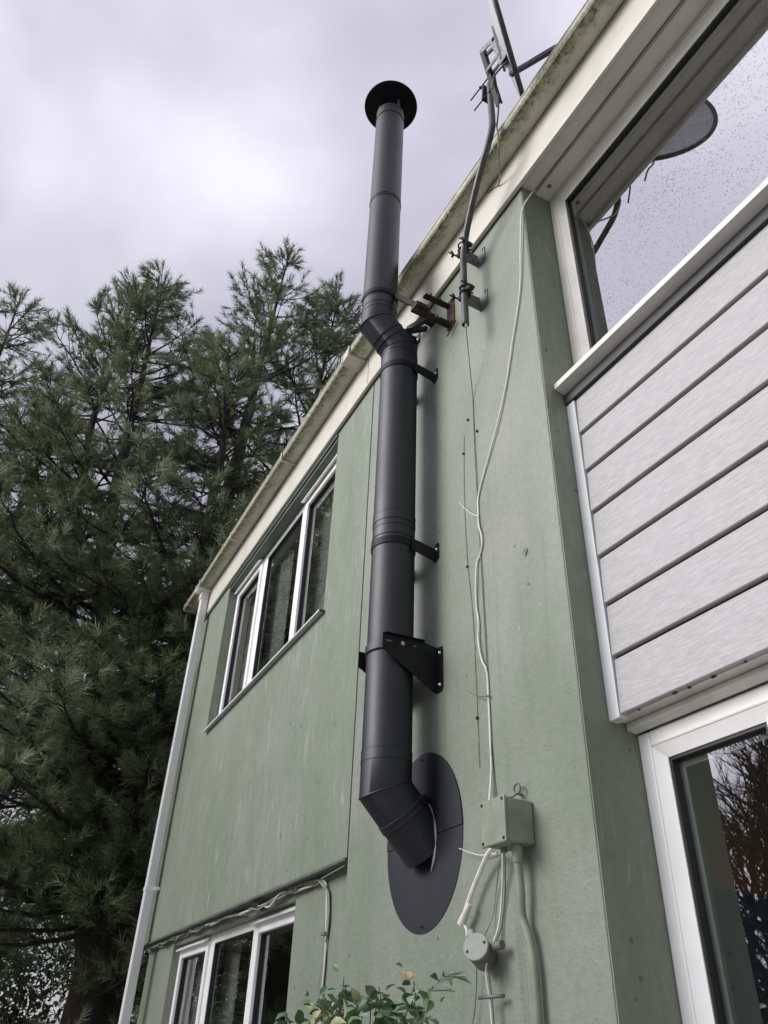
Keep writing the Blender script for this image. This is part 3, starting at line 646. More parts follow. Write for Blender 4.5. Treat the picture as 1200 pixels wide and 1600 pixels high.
# gusset support brackets either side at z 2.95
def gusset(sx, flange_dir):
    x = XC + sx * 0.101; t = 0.003 * flange_dir
    poly = [(x, -0.246, 2.972), (x, -0.246, 2.906), (x, -0.235, 2.903), (x, -0.013, 2.778), (x, -0.001, 2.778), (x, -0.001, 2.968), (x, -0.020, 2.972), (x, -0.06, 2.980), ]
    o = build(MB().plate(poly, (t, 0, 0)), 'support_bracket', M_black, F, bevel=0.0008)
    # top return lip, folded outwards
    build(MB().plate([(x, -0.246, 2.9725), (x, -0.06, 2.9805), (x + 0.016 * flange_dir, -0.062, 2.9805), (x + 0.016 * flange_dir, -0.240, 2.9725)], (0, 0, 0.002)), 'lip', M_black, o)
    fl = [(x + t, -0.0035, 2.968), (x + t + 0.036 * flange_dir, -0.0035, 2.962), (x + t + 0.042 * flange_dir, -0.0035, 2.950), (x + t + 0.042 * flange_dir, -0.0035, 2.794), (x + t + 0.034 * flange_dir, -0.0035, 2.780), (x + t, -0.0035, 2.778)]
    build(MB().plate(fl, (0, 0.003, 0)), 'flange', M_black, o)
    for z in (2.938, 2.806): screw((x + t + 0.022 * flange_dir, -0.004, z), (0, -1, 0), 0.0065, o)
    for (y0, y1, z) in ((-0.232, -0.205, 2.946), (-0.112, -0.097, 2.951)):
        build(MB().plate([(x + t * 1.05, y0, z), (x + t * 1.05, y1, z + 0.002), (x + t * 1.05, y1, z - 0.003), (x + t * 1.05, y0, z - 0.005)], (0.0006 * flange_dir, 0, 0)), 'slot', M_galv, o)
    screw((x + t, -0.158, 2.948), (flange_dir, 0, 0), 0.005, o)
gusset(1, 1); gusset(-1, -1)
build(MB().lathe([(RF, 0), (RF + 0.006, 0.002), (RF + 0.006, 0.034), (RF, 0.036)], (XC, YL, 2.928), (0, 0, 1), 64), 'support_clamp', M_flue, F)
# wall band brackets
def band_bracket(z):
    o = build(MB().lathe([(RF - 0.001, 0), (RF + 0.0035, 0.001), (RF + 0.0035, 0.033), (RF - 0.001, 0.034)], (XC, YL, z), (0, 0, 1), 64), 'wall_band', M_black, F)
    for sx in (1, -1):
        x = XC + sx * 0.058; w_ = 0.003 * sx
        build(MB().plate([(x + .036 * sx, -0.118, z + 0.040), (x + .036 * sx, -0.118, z - 0.018), (x + .038 * sx, -0.004, z - 0.046), (x + .038 * sx, -0.004, z + 0.020)], (w_, 0, 0)), 'arm', M_black, o)
        build(MB().plate([(x - .01 * sx, -0.121, z + 0.034), (x + .036 * sx, -0.121, z + 0.040), (x + .036 * sx, -0.121, z - 0.016), (x - .01 * sx, -0.121, z + 0.0)], (0, 0.003, 0)), 'ear', M_black, o)
        screw((x + 0.018 * sx, -0.122, z + 0.017), (0, -1, 0), 0.005, o, mat=M_iron)
        build(MB().plate([(x + .034 * sx, -0.0035, z + 0.040), (x + .058 * sx, -0.0035, z + 0.046), (x + .066 * sx, -0.0035, z + 0.036), (x + .066 * sx, -0.0035, z - 0.034), (x + .034 * sx, -0.0035, z - 0.046)], (0, 0.003, 0)), 'wall_foot', M_black, o)
        screw((x + 0.050 * sx, -0.004, z + 0.012), (0, -1, 0), 0.0065, o)
band_bracket(3.415); band_bracket(4.475)
# two wall tabs of the stand-off frame behind the offset, with its black box arms
SB = thing('flue_stay', 'black steel stay from the upper flue to the rusty bracket by the fascia', 'stay bracket', (-2.45, -0.1, 4.8))
E = np.array
build(MB().lathe([(RF, 0), (RF + 0.004, 0.001), (RF + 0.004, 0.030), (RF, 0.031)], (XC, YU, 4.955), (0, 0, 1), 64), 'clamp_band', M_black, SB)
A0 = Vector((-2.462, -0.252, 4.992)); A1 = Vector((-2.275, -0.150, 4.735))
def bar(P, Q, hy, hz, name='stay_arm'):
    P, Q = Vector(P), Vector(Q); a_ = (Q - P).normalized(); s_ = a_.cross(Vector((0, 0, 1))).normalized()
    return build(MB().obox((P + Q) / 2, (a_, s_, s_.cross(a_)), (Q - P).length / 2, hy, hz), name, M_black, SB, bevel=0.002)
bar(A0, A1, 0.010, 0.015)
build(MB().obox(A0 + Vector((0, -0.004, 0.006)), ((1, 0, 0), (0, 1, 0), (0, 0, 1)), 0.010, 0.013, 0.020), 'clamp_lug', M_black, SB, bevel=0.002)
screw(A0 + Vector((0.004, -0.017, 0.008)), (0, -1, 0), 0.006, SB, mat=M_iron)
bar((-2.60, -0.075, 4.945), (-2.375, -0.055, 4.845), 0.012, 0.017); bar((-2.59, -0.16, 4.86), (-2.43, -0.055, 4.80), 0.010, 0.014)
bar((-2.40, -0.05, 4.86), (-2.31, -0.12, 4.745), 0.009, 0.013)
for x, z in ((-2.45, 4.905), (-2.607, 4.910)):
    build(MB().box(x - 0.020, x + 0.020, -0.0045, -0.0005, z - 0.028, z + 0.045), 'wall_foot', M_black, SB)
    build(MB().box(x - 0.0195, x - 0.0155, -0.075, -0.0048, z - 0.024, z + 0.040), 'foot_web', M_black, SB)
    screw((x, -0.005, z), (0, -1, 0), 0.0085, SB)
# rusty U bracket bolted to the wall
RB = thing('rusty_bracket', 'rusty U-shaped steel bracket bolted to the wall beside the flue stay', 'wall bracket', (-2.27, 0, 4.7))
build(MB().box(-2.305, -2.238, -0.0065, -0.0005, 4.685, 4.895), 'back_plate', M_rust, RB, bevel=0.001)
for z, y1 in ((4.715, -0.205), (4.862, -0.150)):
    build(MB().plate([(-2.303, -0.0068, z), (-2.303, y1, z), (-2.303, y1, z + .006), (-2.303, -0.0068, z + .006)], (0.026, 0, 0)), 'arm', M_rust, RB)
    build(MB().plate([(-2.308, -0.0068, z - 0.004), (-2.308, y1, z - 0.004), (-2.308, y1, z + .014), (-2.308, -0.0068, z + .014)], (0.004, 0, 0)), 'arm_flange', M_rust, RB)
    for y in ((-0.06, -0.115) if z > 4.8 else (-0.075, -0.12, -0.18)):
        build(MB().tube([(-2.285, y, z - 0.020), (-2.285, y, z + 0.034)], 0.0045, 7), 'bolt', M_iron, RB)
        build(MB().lathe([(0.009, 0), (0.009, 0.008)], (-2.285, y, z + 0.006), (0, 0, 1), 6, smooth=False), 'nut', M_iron, RB)
build(MB().box(-2.318, -2.255, -0.215, -0.150, 4.722, 4.750), 'packing_plate', M_iron, RB, bevel=0.002)
build(MB().box(-2.300, -2.262, -0.075, -0.020, 4.700, 4.714), 'packing_plate', M_iron, RB, bevel=0.002)
for z in (4.710, 4.87): screw((-2.255, -0.007, z), (0, -1, 0), 0.006, RB, mat=M_iron)
build(MB().tube([(-2.285, -0.02, 4.62), (-2.215, -0.012, 4.675)], 0.0035, 6), 'pin', M_iron, RB)

# ================================================================== MAST AND DISH
D = thing('satellite_dish', 'grey satellite dish on a bent metal mast rising past the mossy gutter', 'satellite dish', (-1.98, -0.11, 4.36))
mp = [(-1.991, -0.11, 4.365), (-1.991, -0.11, 4.60), (-1.989, -0.11, 4.84), (-1.972, -0.113, 4.905), (-1.93, -0.125, 4.975), (-1.80, -0.158, 5.095), (-1.70, -0.178, 5.185), (-1.635, -0.188, 5.245), (-1.598, -0.190, 5.31), (-1.585, -0.190, 5.38), (-1.583, -0.190, 5.55), (-1.580, -0.190, 5.73)]
def smooth_path(pts, k=6):
    P = [Vector(p) for p in pts]; out = []
    for i in range(len(P) - 1):
        a, b, c, d = P[max(i - 1, 0)], P[i], P[i + 1], P[min(i + 2, len(P) - 1)]
        for j in range(k):
            t = j / k; out.append(0.5 * ((2 * b) + (c - a) * t + (2 * a - 5 * b + 4 * c - d) * t * t + (3 * b - a - 3 * c + d) * t ** 3))
    return out + [P[-1]]
build(MB().tube(smooth_path(mp, 5), 0.0165, 20, caps=False).tube([mp[0], (-1.991, -0.11, 4.45)], 0.0145, 16, caps=False), 'mast', M_mast, D)
build(MB().lathe([(0.0145, 0), (0.0145, 0.004)], (-1.991, -0.11, 4.40), (0, 0, 1), 12), 'mast_stopper', M_gasket, D)
def mast_clamp(z):
    o = build(MB().plate([(-2.02, -0.001, z + 0.055), (-1.965, -0.001, z + 0.058), (-1.955, -0.001, z + 0.045), (-1.955, -0.001, z - 0.045), (-1.968, -0.001, z - 0.058), (-2.02, -0.001, z - 0.055)], (0, -0.004, 0)), 'mast_bracket', M_galv, D)
    build(MB().box(-2.024, -2.020, -0.082, -0.001, z - 0.045, z + 0.045).box(-2.020, -1.975, -0.086, -0.082, z - 0.045, z + 0.045), 'channel', M_galv, o)
    for dz in (-0.036, 0.036):
        build(MB().plate([(-1.974, -0.0055, z + dz - 0.012), (-1.964, -0.0055, z + dz - 0.012), (-1.964, -0.0055, z + dz + 0.012), (-1.974, -0.0055, z + dz + 0.012)], (0, 0.0005, 0)), 'slot', M_iron, o)
    for dz in (-0.018, 0.018):
        up_ = [(-1.991 + 0.021 * math.cos(a), -0.11 - 0.021 * math.sin(a), z + dz) for a in [math.pi * i / 10 for i in range(11)]]
        up_ = [(-1.97, -0.075, z + dz)] + up_ + [(-2.012, -0.075, z + dz)]
        build(MB().tube(up_, 0.0042, 7), 'u_bolt', M_iron, o)
    # toothed clamp jaw and protruding studs with wing nuts
    j = MB()
    for i in range(5): j.obox((-2.035 + i * 0.020, -0.098 - 0.004 * (i % 2), z - 0.004 + 0.006 * (i % 2)), ((1, 0.1, 0.25), (0, 1, 0), (-0.25, 0, 1)), 0.010, 0.013, 0.016)
    build(j, 'clamp_jaw', M_iron, o, bevel=0.002)
    for x in (-2.045, -1.948):
        build(MB().tube([(x, -0.08, z), (x - 0.004, -0.155, z + 0.004)], 0.0042, 7), 'stud', M_iron, o)
        for s_ in (-1, 1): build(MB().obox((x - 0.004, -0.132, z + 0.002 + s_ * 0.012), ((1, 0, 0), (0, 1, 0.4 * s_), (0, -0.4 * s_, 1)), 0.003, 0.006, 0.012), 'wing_nut', M_iron, o, bevel=0.001)
mast_clamp(4.60); mast_clamp(4.925)
# dish head
dn = Vector((0.787, 0.6125, 0.072)).normalized(); dh = Vector((-0.6125, 0.787, 0)).normalized(); du = dn.cross(dh); du = -du if du.z < 0 else du
DC = Vector((-1.372, -0.235, 5.80)); DC.x = -(0.6125 * (DC.y + 1.5) + 0.072 * (DC.z - 1.6)) / 0.787
mb = MB(); nr, na = 8, 48; vs = []
for sgn in (0, 1):
    for i in range(nr + 1):
        r = i / nr
        for k in range(na):
            a = 2 * math.pi * k / na
            vs.append(DC + dh * (0.37 * r * math.cos(a)) + du * (0.41 * r * math.sin(a)) - dn * (0.042 * (1 - r * r) + 0.003 * sgn))
fs = []
for sgn in (0, 1):
    o = sgn * (nr + 1) * na
    fs += [(o + i * na + k, o + i * na + (k + 1) % na, o + (i + 1) * na + (k + 1) % na, o + (i + 1) * na + k) for i in range(nr) for k in range(na)]
o2 = (nr + 1) * na
fs += [(nr * na + k, nr * na + (k + 1) % na, o2 + nr * na + (k + 1) % na, o2 + nr * na + k) for k in range(na)]
build(mb.add(vs, fs, True), 'reflector', M_dishback, D)
rim = [DC + dh * 0.373 * math.cos(a) + du * 0.413 * math.sin(a) - dn * 0.004 for a in [2 * math.pi * i / 64 for i in range(65)]]
build(MB().tube(rim, 0.0125, 9, caps=False), 'rim', M_dishrim, D)
# mounting head
hd = Vector((-1.582, -0.190, 0))
def strip(P, Q, hy, hz, name, mat, ref=(0, 0, 1), par=None):
    P, Q = Vector(P), Vector(Q); a_ = (Q - P).normalized(); s_ = a_.cross(Vector(ref)).normalized()
    return build(MB().obox((P + Q) / 2, (a_, s_, s_.cross(a_)), (Q - P).length / 2, hy, hz), name, mat, par or D, bevel=0.0015)
HT, HB = Vector((-1.516, -0.275, 5.885)), Vector((-1.522, -0.195, 5.425))
strip(HT, HB, 0.016, 0.004, 'head_plate', M_iron, ref=(0, 1, 0.1))
strip(HT + Vector((0.012, 0.004, 0)), HB + Vector((0.012, 0.004, 0)), 0.003, 0.012, 'head_plate_flange', M_iron, ref=(0, 1, 0.1))
build(MB().obox((-1.612, -0.196, 5.68), ((1, 0, 0), (0, 1, 0), (0.1, 0, 1)), 0.007, 0.020, 0.060), 'head_clamp', M_iron, D, bevel=0.002)
for p, q in (((-1.715, -0.215, 5.775), (-1.53, -0.20, 5.765)), ((-1.690, -0.215, 5.630), (-1.53, -0.20, 5.625))):
    build(MB().tube([p, q], 0.0038, 7), 'stud', M_iron, D)
    build(MB().lathe([(0.009, 0), (0.009, 0.007)], Vector(p).lerp(Vector(q), 0.42), Vector(q) - Vector(p), 6, smooth=False), 'nut', M_iron, D)
K1, K2, K3, K4 = Vector((-1.405, -0.272, 5.775)), Vector((-1.365, -0.262, 5.49)), Vector((-1.452, -0.275, 5.665)), Vector((-1.388, -0.270, 5.575))
for off in (-0.012, 0.020):
    o_ = Vector((0, off, 0))
    strip(HT + Vector((0.01, 0, -0.05)) + o_, K1 + o_, 0.003, 0.020, 'tilt_bracket', M_galv)
    strip(K1 + o_ + Vector((0, 0, .01)), K2 + o_, 0.003, 0.026, 'cheek_plate', M_galv, ref=(0.3, 0, 1))
    strip(HT.lerp(HB, 0.42) + o_, K4 + o_, 0.003, 0.013, 'tilt_bracket', M_galv)
screw(K1 + Vector((0, -0.016, -0.01)), (0, -1, 0), 0.008, D, mat=M_iron)
build(MB().obox(DC - dn * 0.052 - du * 0.10, (dh, dn, du), 0.035, 0.006, 0.18), 'back_plate', M_galv, D, bevel=0.003)
build(MB().tube(smooth_path([K2 + Vector((0.03, 0.02, 0.03)), K2 + Vector((-0.02, -0.01, -0.03)), K2 + Vector((-0.07, -0.015, -0.03)), K2 + Vector((-0.10, -0.01, -0.09))], 5), 0.005, 7), 'adjuster_rod', M_mast, D)
build(MB().tube(smooth_path([HB + Vector((0.004, -0.01, 0.30)), HB + Vector((0.016, -0.012, 0.05)), HB + Vector((0.012, -0.012, -0.06)), HB + Vector((-0.02, -0.006, -0.17))], 5), 0.0042, 7), 'feed_cable', M_gasket, D)
# feed arm rising forward from the lower rim, with the LNB
P0 = DC - du * 0.400 - dn * 0.03; P1 = P0 + Vector((0.50, 0.60, 0.60)).normalized() * 0.40
ARM_TIP = P1
d_ = (P1 - P0).normalized(); s_ = d_.cross(Vector((0, 0, 1))).normalized()
build(MB().obox((P0 + P1) / 2, (d_, s_, s_.cross(d_)), (P1 - P0).length / 2, 0.010, 0.012), 'feed_arm', M_mast, D, bevel=0.002)
build(MB().lathe([(0.012, -0.03), (0.024, -0.02), (0.026, 0.01), (0.018, 0.02), (0.018, 0.05)], P1 + Vector((0, 0, 0.02)), -dn, 16), 'feed_horn', M_iron, D)
build(MB().tube([P1 + Vector((0, 0, -0.01)), P1 + Vector((0, 0, 0.05))], 0.018, 12), 'feed_holder', M_iron, D)
build(MB().tube(smooth_path([P0 + Vector((0, 0, 0.018)), (P0 + P1) / 2 + Vector((0, 0, 0.03)), P1 + Vector((0, 0, 0.022))], 5), 0.0035, 6), 'feed_cable', M_gasket, D)

# ================================================================== CABLES AND BOXES
def cable(name, pts, r, mat, label, cat='cable', y=None, group=None, k=5, n=7):
    P = [(p[0], (y if y is not None else p[2]), p[1]) if len(p) == 2 or y is not None else (p[0], p[2], p[1]) for p in pts]
    return tag(build(MB().tube(smooth_path(P, k), r, n), name, mat), label, cat, group)
wc = [(-1.628, 5.064, 0.072), (-1.630, 4.98, 0.03), (-1.650, 4.86, -0.008), (-1.68, 4.64, -0.012), (-1.72, 4.38, -0.007), (-1.806, 4.112, -0.007), (-1.86, 3.95, -0.006), (-1.93, 3.79, -0.008), (-2.0, 3.672, -0.007), (-2.093, 3.52, -0.005), (-2.103, 3.431, -0.005), (-2.101, 3.37, -0.008), (-2.085, 3.31, -0.009), (-2.088, 3.265, -0.006), (-2.108, 3.225, -0.004), (-2.126, 3.203, -0.006), (-2.135, 3.12, -0.009), (-2.140, 3.03, -0.006), (-2.130, 2.95, -0.006), (-2.134, 2.881, -0.008), (-2.118, 2.80, -0.008), (-2.094, 2.744, -0.005), (-2.091, 2.647, -0.005), (-2.090, 2.514, -0.006), (-2.092, 2.40, -0.006), (-2.098, 2.27, -0.02)]
cable('cable', wc, 0.0037, M_cable_w, 'white cable wandering from the soffit corner down to the green junction box')
cable('cable', [(-1.991, 4.42, -0.108), (-1.992, 4.355, -0.108), (-2.022, 4.28, -0.081), (-2.065, 4.17, -0.043), (-2.108, 4.06, -0.005), (-2.110, 3.8, -0.005), (-2.106, 3.53, -0.005), (-2.100, 3.2, -0.005), (-2.094, 2.85, -0.005), (-2.089, 2.5, -0.005), (-2.075, 2.28, -0.006)], 0.0022, M_cable_g, 'thin grey-green wire hanging from the open foot of the mast')
build(MB().tube([(-1.989, -0.1085, 4.348), (-1.990, -0.108, 4.43)], 0.0065, 8), 'cable_sleeve', M_cable_w, D)
cable('wire', [(-2.19, 3.90), (-2.199, 3.70), (-2.203, 3.49), (-2.199, 3.34), (-2.192, 3.22), (-2.178, 3.08), (-2.168, 2.95), (-2.166, 2.80), (-2.164, 2.65), (-2.163, 2.43)], 0.0013, M_cable_t, 'hair-thin faded tan wire on nails left of the white cable', 'wire', y=-0.003)
for i, (x, z, lb) in enumerate(((-2.197, 3.80, 'topmost dark nail holding the tan wire'), (-2.196, 3.225, 'middle dark nail holding the tan wire'), (-2.165, 2.60, 'lowest dark nail holding the tan wire'), (-2.155, 3.965, 'dark nail stub left of the grey-green wire, highest on the wall'), (-2.09, 3.85, 'dark masonry plug just right of the grey-green wire'))):
    tag(build(MB().lathe([(0.0055, 0), (0.0065, 0.005), (0.003, 0.008)], (x, -0.0005, z), (0, -1, 0), 8), 'nail', M_iron), lb, 'nail')
for i, (a, c, m, lb) in enumerate((((-2.205, 3.535), (-2.098, 3.405), M_cable_w, 'white cable tie with long loose tail, halfway up the wall'), ((-2.19, 2.705), (-2.078, 2.650), M_cable_g, 'grey cable tie below the steel gusset bracket'), ((-2.255, 2.190), (-2.082, 2.148), M_cable_w, 'white cable tie poking left under the junction box'))):
    mid_ = ((a[0] * 0.45 + c[0] * 0.55), -0.02, (a[1] * 0.45 + c[1] * 0.55) - 0.012)
    pts = smooth_path([(a[0], -0.030, a[1]), mid_, (c[0], -0.008, c[1])], 5); n_ = len(pts)
    tag(build(MB().tube(pts, [0.0012 + 0.0014 * i / n_ for i in range(n_)], 6), 'cable_tie', m), lb, 'cable tie')
# junction box
JB = thing('junction_box', 'green-painted square junction box with screwed lid above the conduit', 'junction box', (-1.95, 0, 2.15))
build(MB().box(-2.012, -1.898, -0.098, -0.001, 2.140, 2.262), 'box_body', M_conduit, JB, bevel=0.006)
build(MB().box(-2.016, -1.894, -0.108, -0.0985, 2.136, 2.266), 'lid', M_conduit, JB, bevel=0.005)
for x in (-2.006, -1.904):
    for z in (2.147, 2.255): screw((x, -0.108, z), (0, -1, 0), 0.003, JB, 'screw', M_iron, 0.003)
for x in (-1.985, -1.925): build(MB().tube([(x, -0.05, 2.139), (x, -0.05, 2.128)], 0.010, 12), 'gland', M_conduit, JB)
er = [(-1.945 + 0.015 * math.cos(a), -0.02, 2.306 + 0.015 * math.sin(a)) for a in [2 * math.pi * i / 20 for i in range(21)]]
HK = thing('wall_hook', 'small galvanised eye hook on the wall just above the junction box', 'hook', (-1.945, -0.02, 2.29))
build(MB().tube(er, 0.0035, 7, caps=False), 'eye', M_galv, HK)
build(MB().tube([(-1.945, 0.0, 2.291), (-1.945, -0.02, 2.291)], 0.0035, 7), 'shank', M_galv, HK)
build(MB().tube(smooth_path([(-1.945, -0.022, 2.292), (-1.930, -0.04, 2.280), (-1.93, -0.055, 2.272), (-1.965, -0.06, 2.279), (-2.0, -0.05, 2.272)], 5), 0.0016, 6), 'tie_wire', M_iron, HK)
# conduit down from the box
CO = thing('conduit', 'bent green-painted conduit dropping from the junction box', 'conduit', (-1.95, -0.03, 1.2))
build(MB().tube(smooth_path([(-1.93, -0.045, 2.135), (-1.935, -0.04, 2.08), (-1.938, -0.035, 2.02), (-1.945, -0.03, 1.96), (-1.925, -0.025, 1.90), (-1.915, -0.022, 1.80), (-1.918, -0.022, 1.5), (-1.92, -0.022, 1.0), (-1.92, -0.022, 0.1)], 6), 0.0125, 16), 'pipe', M_conduit, CO)
build(MB().tube([(-1.93, -0.045, 2.139), (-1.934, -0.041, 2.095)], 0.0155, 16), 'coupler', M_conduit, CO)
# white cables going down and across from the box
sl_ = [(-2.04, 2.15, -0.05), (-2.085, 2.142, -0.038), (-2.145, 2.098, -0.03), (-2.196, 2.043, -0.03), (-2.236, 1.990, -0.03)]
o = cable('cable', sl_, [0.006] * 0 or 0.0075, M_cable_w, 'thick white cable slanting left from the junction box to the round box')
build(MB().tube([(-2.20, -0.03, 2.022), (-2.250, -0.03, 1.972)], [0.0085, 0.0135], 14), 'sleeve_end', M_cable_w, o)
tag(o)
cable('cable', [(-2.245, 1.975, -0.03), (-2.225, 1.958, -0.03), (-2.190, 1.935, -0.05), (-2.165, 1.925, -0.07)], 0.0035, M_cable_w, 'thin white tail entering the top of the round box')
cable('cable', [(-2.02, 2.137, -0.03), (-2.055, 2.05, -0.012), (-2.085, 1.95, -0.010), (-2.10, 1.85, -0.048), (-2.11, 1.74, -0.03), (-2.12, 1.4, -0.01), (-2.12, 0.6, -0.01)], 0.0032, M_cable_w, 'pale cable running straight down past the right of the round box')
cable('cable', [(-2.01, 2.137, -0.03), (-2.045, 2.04, -0.010), (-2.074, 1.95, -0.008), (-2.088, 1.85, -0.046), (-2.10, 1.74, -0.03), (-2.112, 1.4, -0.01), (-2.112, 0.6, -0.01)], 0.0022, M_cable_g, 'thin dull wire beside the pale cable right of the round box')
cable('wire', [(-2.03, 2.137, -0.03), (-2.085, 2.06, -0.010), (-2.115, 1.98, -0.009), (-2.118, 1.91, -0.05)], 0.0018, M_cable_t, 'tan twisted wire falling from the junction box to the round box', 'wire')
cable('wire', [(-2.165, 1.915, -0.04), (-2.19, 1.83, -0.02), (-2.215, 1.74, -0.015), (-2.26, 1.66, -0.01), (-2.30, 1.5, -0.01)], 0.0016, M_cable_g, 'thin dark wire trailing from the round box into the leaves', 'wire')
RJ = thing('round_box', 'round grey conduit box with two-screw lid hanging by the cables', 'conduit box', (-2.12, -0.03, 1.86))
rc = Vector((-2.105, -0.075, 1.893)); ra = Vector((0.50, -0.80, 0.30)).normalized()
build(MB().lathe([(0.034, -0.070), (0.036, -0.066), (0.036, -0.003), (0.034, 0)], rc, ra, 32), 'box_body', M_greyboxd, RJ)
build(MB().lathe([(0.0375, 0.0005), (0.0385, 0.002), (0.0385, 0.006), (0.0365, 0.008)], rc, ra, 32), 'lid', M_greybox, RJ)
build(MB().tube([rc + Vector((-0.026, 0.012, 0.020)), rc + Vector((-0.050, 0.014, 0.046))], 0.011, 14), 'spout', M_greybox, RJ)
build(MB().tube([rc + Vector((0.03, 0.04, 0.004)), rc + Vector((0.062, 0.045, 0.006))], 0.012, 14), 'spout', M_greyboxd, RJ)
ru = ra.cross(Vector((0, 0, 1))).normalized(); rv = ru.cross(ra)
for a_, b_ in ((-0.026, 0.010), (0.024, -0.014)): screw(rc + ru * a_ + rv * b_ + ra * 0.008, ra, 0.0026, RJ, 'screw', M_iron, 0.002)
tag(build(MB().tube([(-2.14, -0.05, 1.775), (-2.06, -0.02, 1.778)], 0.005, 8), 'cable_clip', M_galv), 'small metal clip across the cables low on the wall', 'cable clip')
# cable tied round mast at gutter
cable('cable', [(-1.60, 5.55, -0.176), (-1.585, 5.40, -0.178), (-1.567, 5.283, -0.178), (-1.601, 5.197, -0.153), (-1.672, 5.185, -0.098), (-1.75, 5.20, -0.045), (-1.80, 5.245, -0.036), (-1.86, 5.275, -0.034)], 0.0045, M_cable_t, 'pale cable looped under the gutter beside the bent mast')
# bundle under the left panel
BN = thing('cable_bundle', 'bundle of grey cables tucked under the panel edge over the lower window', 'cable bundle', tuple(LW((1.8, 0.05, 2.28))))
for j in range(5):
    rr_ = random.Random(j); pts = []
    for i in range(25):
        u = 3.68 - i * (3.68 - 0.42) / 24
        z = 2.288 + rr_.uniform(-0.016, 0.010) - (0.022 if 0.9 < u < 1.4 else 0); v = 0.036 + rr_.uniform(-0.02, 0.012) - (0.01 if 0.9 < u < 1.4 else 0)
        pts.append((u, v, z))
    pts += [(0.36, 0.040 - j * 0.004, 2.285), (0.315, 0.046 - j * 0.003, 2.268 - j * 0.004), (0.30 - j * 0.006, 0.048, 2.22), (0.285 - j * 0.006, 0.05, 2.10), (0.29 + 0.006 * (j - 2), 0.051, 1.95), (0.305 + 0.008 * (j - 2), 0.05, 1.80), (0.30 + 0.006 * j, 0.05, 1.4), (0.30 + 0.006 * j, 0.05, 0.5)]
    sp = smooth_path(pts, 3)
    build(MB(LW).tube(sp, 0.0046 - 0.0005 * j, 6), 'cable', (M_cable_w, M_greybox, M_cable_t, M_greybox, M_galv)[j], BN)
build(MB(LW).box(0.272, 0.318, 0.038, 0.0595, 2.06, 2.072), 'tie', M_galv, BN)
build(MB(LW).tube([(0.33, 0.03, 2.287), (0.06, 0.02, 2.296)], 0.003, 6), 'tie_tail', M_cable_w, BN)
build(MB(LW).obox((1.16, 0.025, 2.273), ((1, 0, 0.1), (0, 1, 0), (0, 0, 1)), 0.05, 0.016, 0.014), 'connector', M_gasket, BN, bevel=0.004)
# small leaf stuck on the wall and marks
def leaf_mesh(L=1.0, W=0.5, fold=0.18, curl=0.2):
    pr = [(0, 0.02), (0.18, 0.30), (0.40, 0.50), (0.65, 0.42), (0.85, 0.20), (1.0, 0.0)]; vs = []; fs = []
    for x, w_ in pr:
        zc_ = -curl * x * x
        vs += [(x * L, -w_ * W, (zc_ + fold * w_) * L), (x * L, 0, zc_ * L), (x * L, w_ * W, (zc_ + fold * w_) * L)]
    for i in range(len(pr) - 1):
        a = i * 3; fs += [(a, a + 3, a + 4, a + 1), (a + 1, a + 4, a + 5, a + 2)]
    me = bpy.data.meshes.new('leaf'); me.from_pydata(vs, [], fs); me.polygons.foreach_set('use_smooth', [True] * len(fs)); return me
LM = []
for m in (M_leaf, M_leafg, M_leafy, M_leaf):
    me = leaf_mesh(1.0, 0.62, 0.2 + 0.15 * random.random(), 0.1 + 0.35 * random.random()); me.materials.append(m); LM.append(me)
o = bpy.data.objects.new('leaf', LM[0]); COL.objects.link(o); o.location = (-1.845, -0.010, 3.085); o.scale = (0.035, 0.022, 0.03); o.rotation_euler = (R(70), R(-55), R(5)); tag(o, 'tiny dead leaf stuck to the green wall near the pier edge', 'leaf')

# ================================================================== CLIMBER LEAVES AT THE FOOT OF THE PICTURE
SH = thing('rose_bush', 'leafy climbing rose with a cream bloom in front of the wall under the flue', 'shrub', (-2.5, -0.30, 0.0))
stems = []; tips = []
rs = random.Random(5)
base = Vector((-2.55, -0.22, 0.0))
ends = [(-3.00, -0.27, 1.752), (-2.90, -0.33, 1.735), (-2.75, -0.27, 1.745), (-2.66, -0.30, 1.80), (-2.56, -0.26, 1.815), (-2.47, -0.31, 1.825), (-2.36, -0.27, 1.785), (-2.26, -0.30, 1.79), (-2.20, -0.34, 1.76), (-2.12, -0.27, 1.80), (-2.05, -0.31, 1.78), (-2.35, -0.38, 1.735), (-2.20, -0.38, 1.715), (-2.64, -0.38, 1.73), (-2.50, -0.38, 1.72), (-2.08, -0.36, 1.725), (-2.82, -0.30, 1.71)]
for e in ends:
    e = Vector(e); m1 = base.lerp(e, 0.45) + Vector((rs.uniform(-.08, .08), rs.uniform(-.05, .03), 0.05)); m2 = base.lerp(e, 0.8) + Vector((rs.uniform(-.05, .05), rs.uniform(-.05, .03), 0.06))
    sp = smooth_path([base, m1, m2, e], 6); n_ = len(sp)
    build(MB().tube(sp, [0.005 * (1 - i / n_) + 0.0012 for i in range(n_)], 6), 'stem', M_twig, SH)
    stems.append(sp)
lc = 0
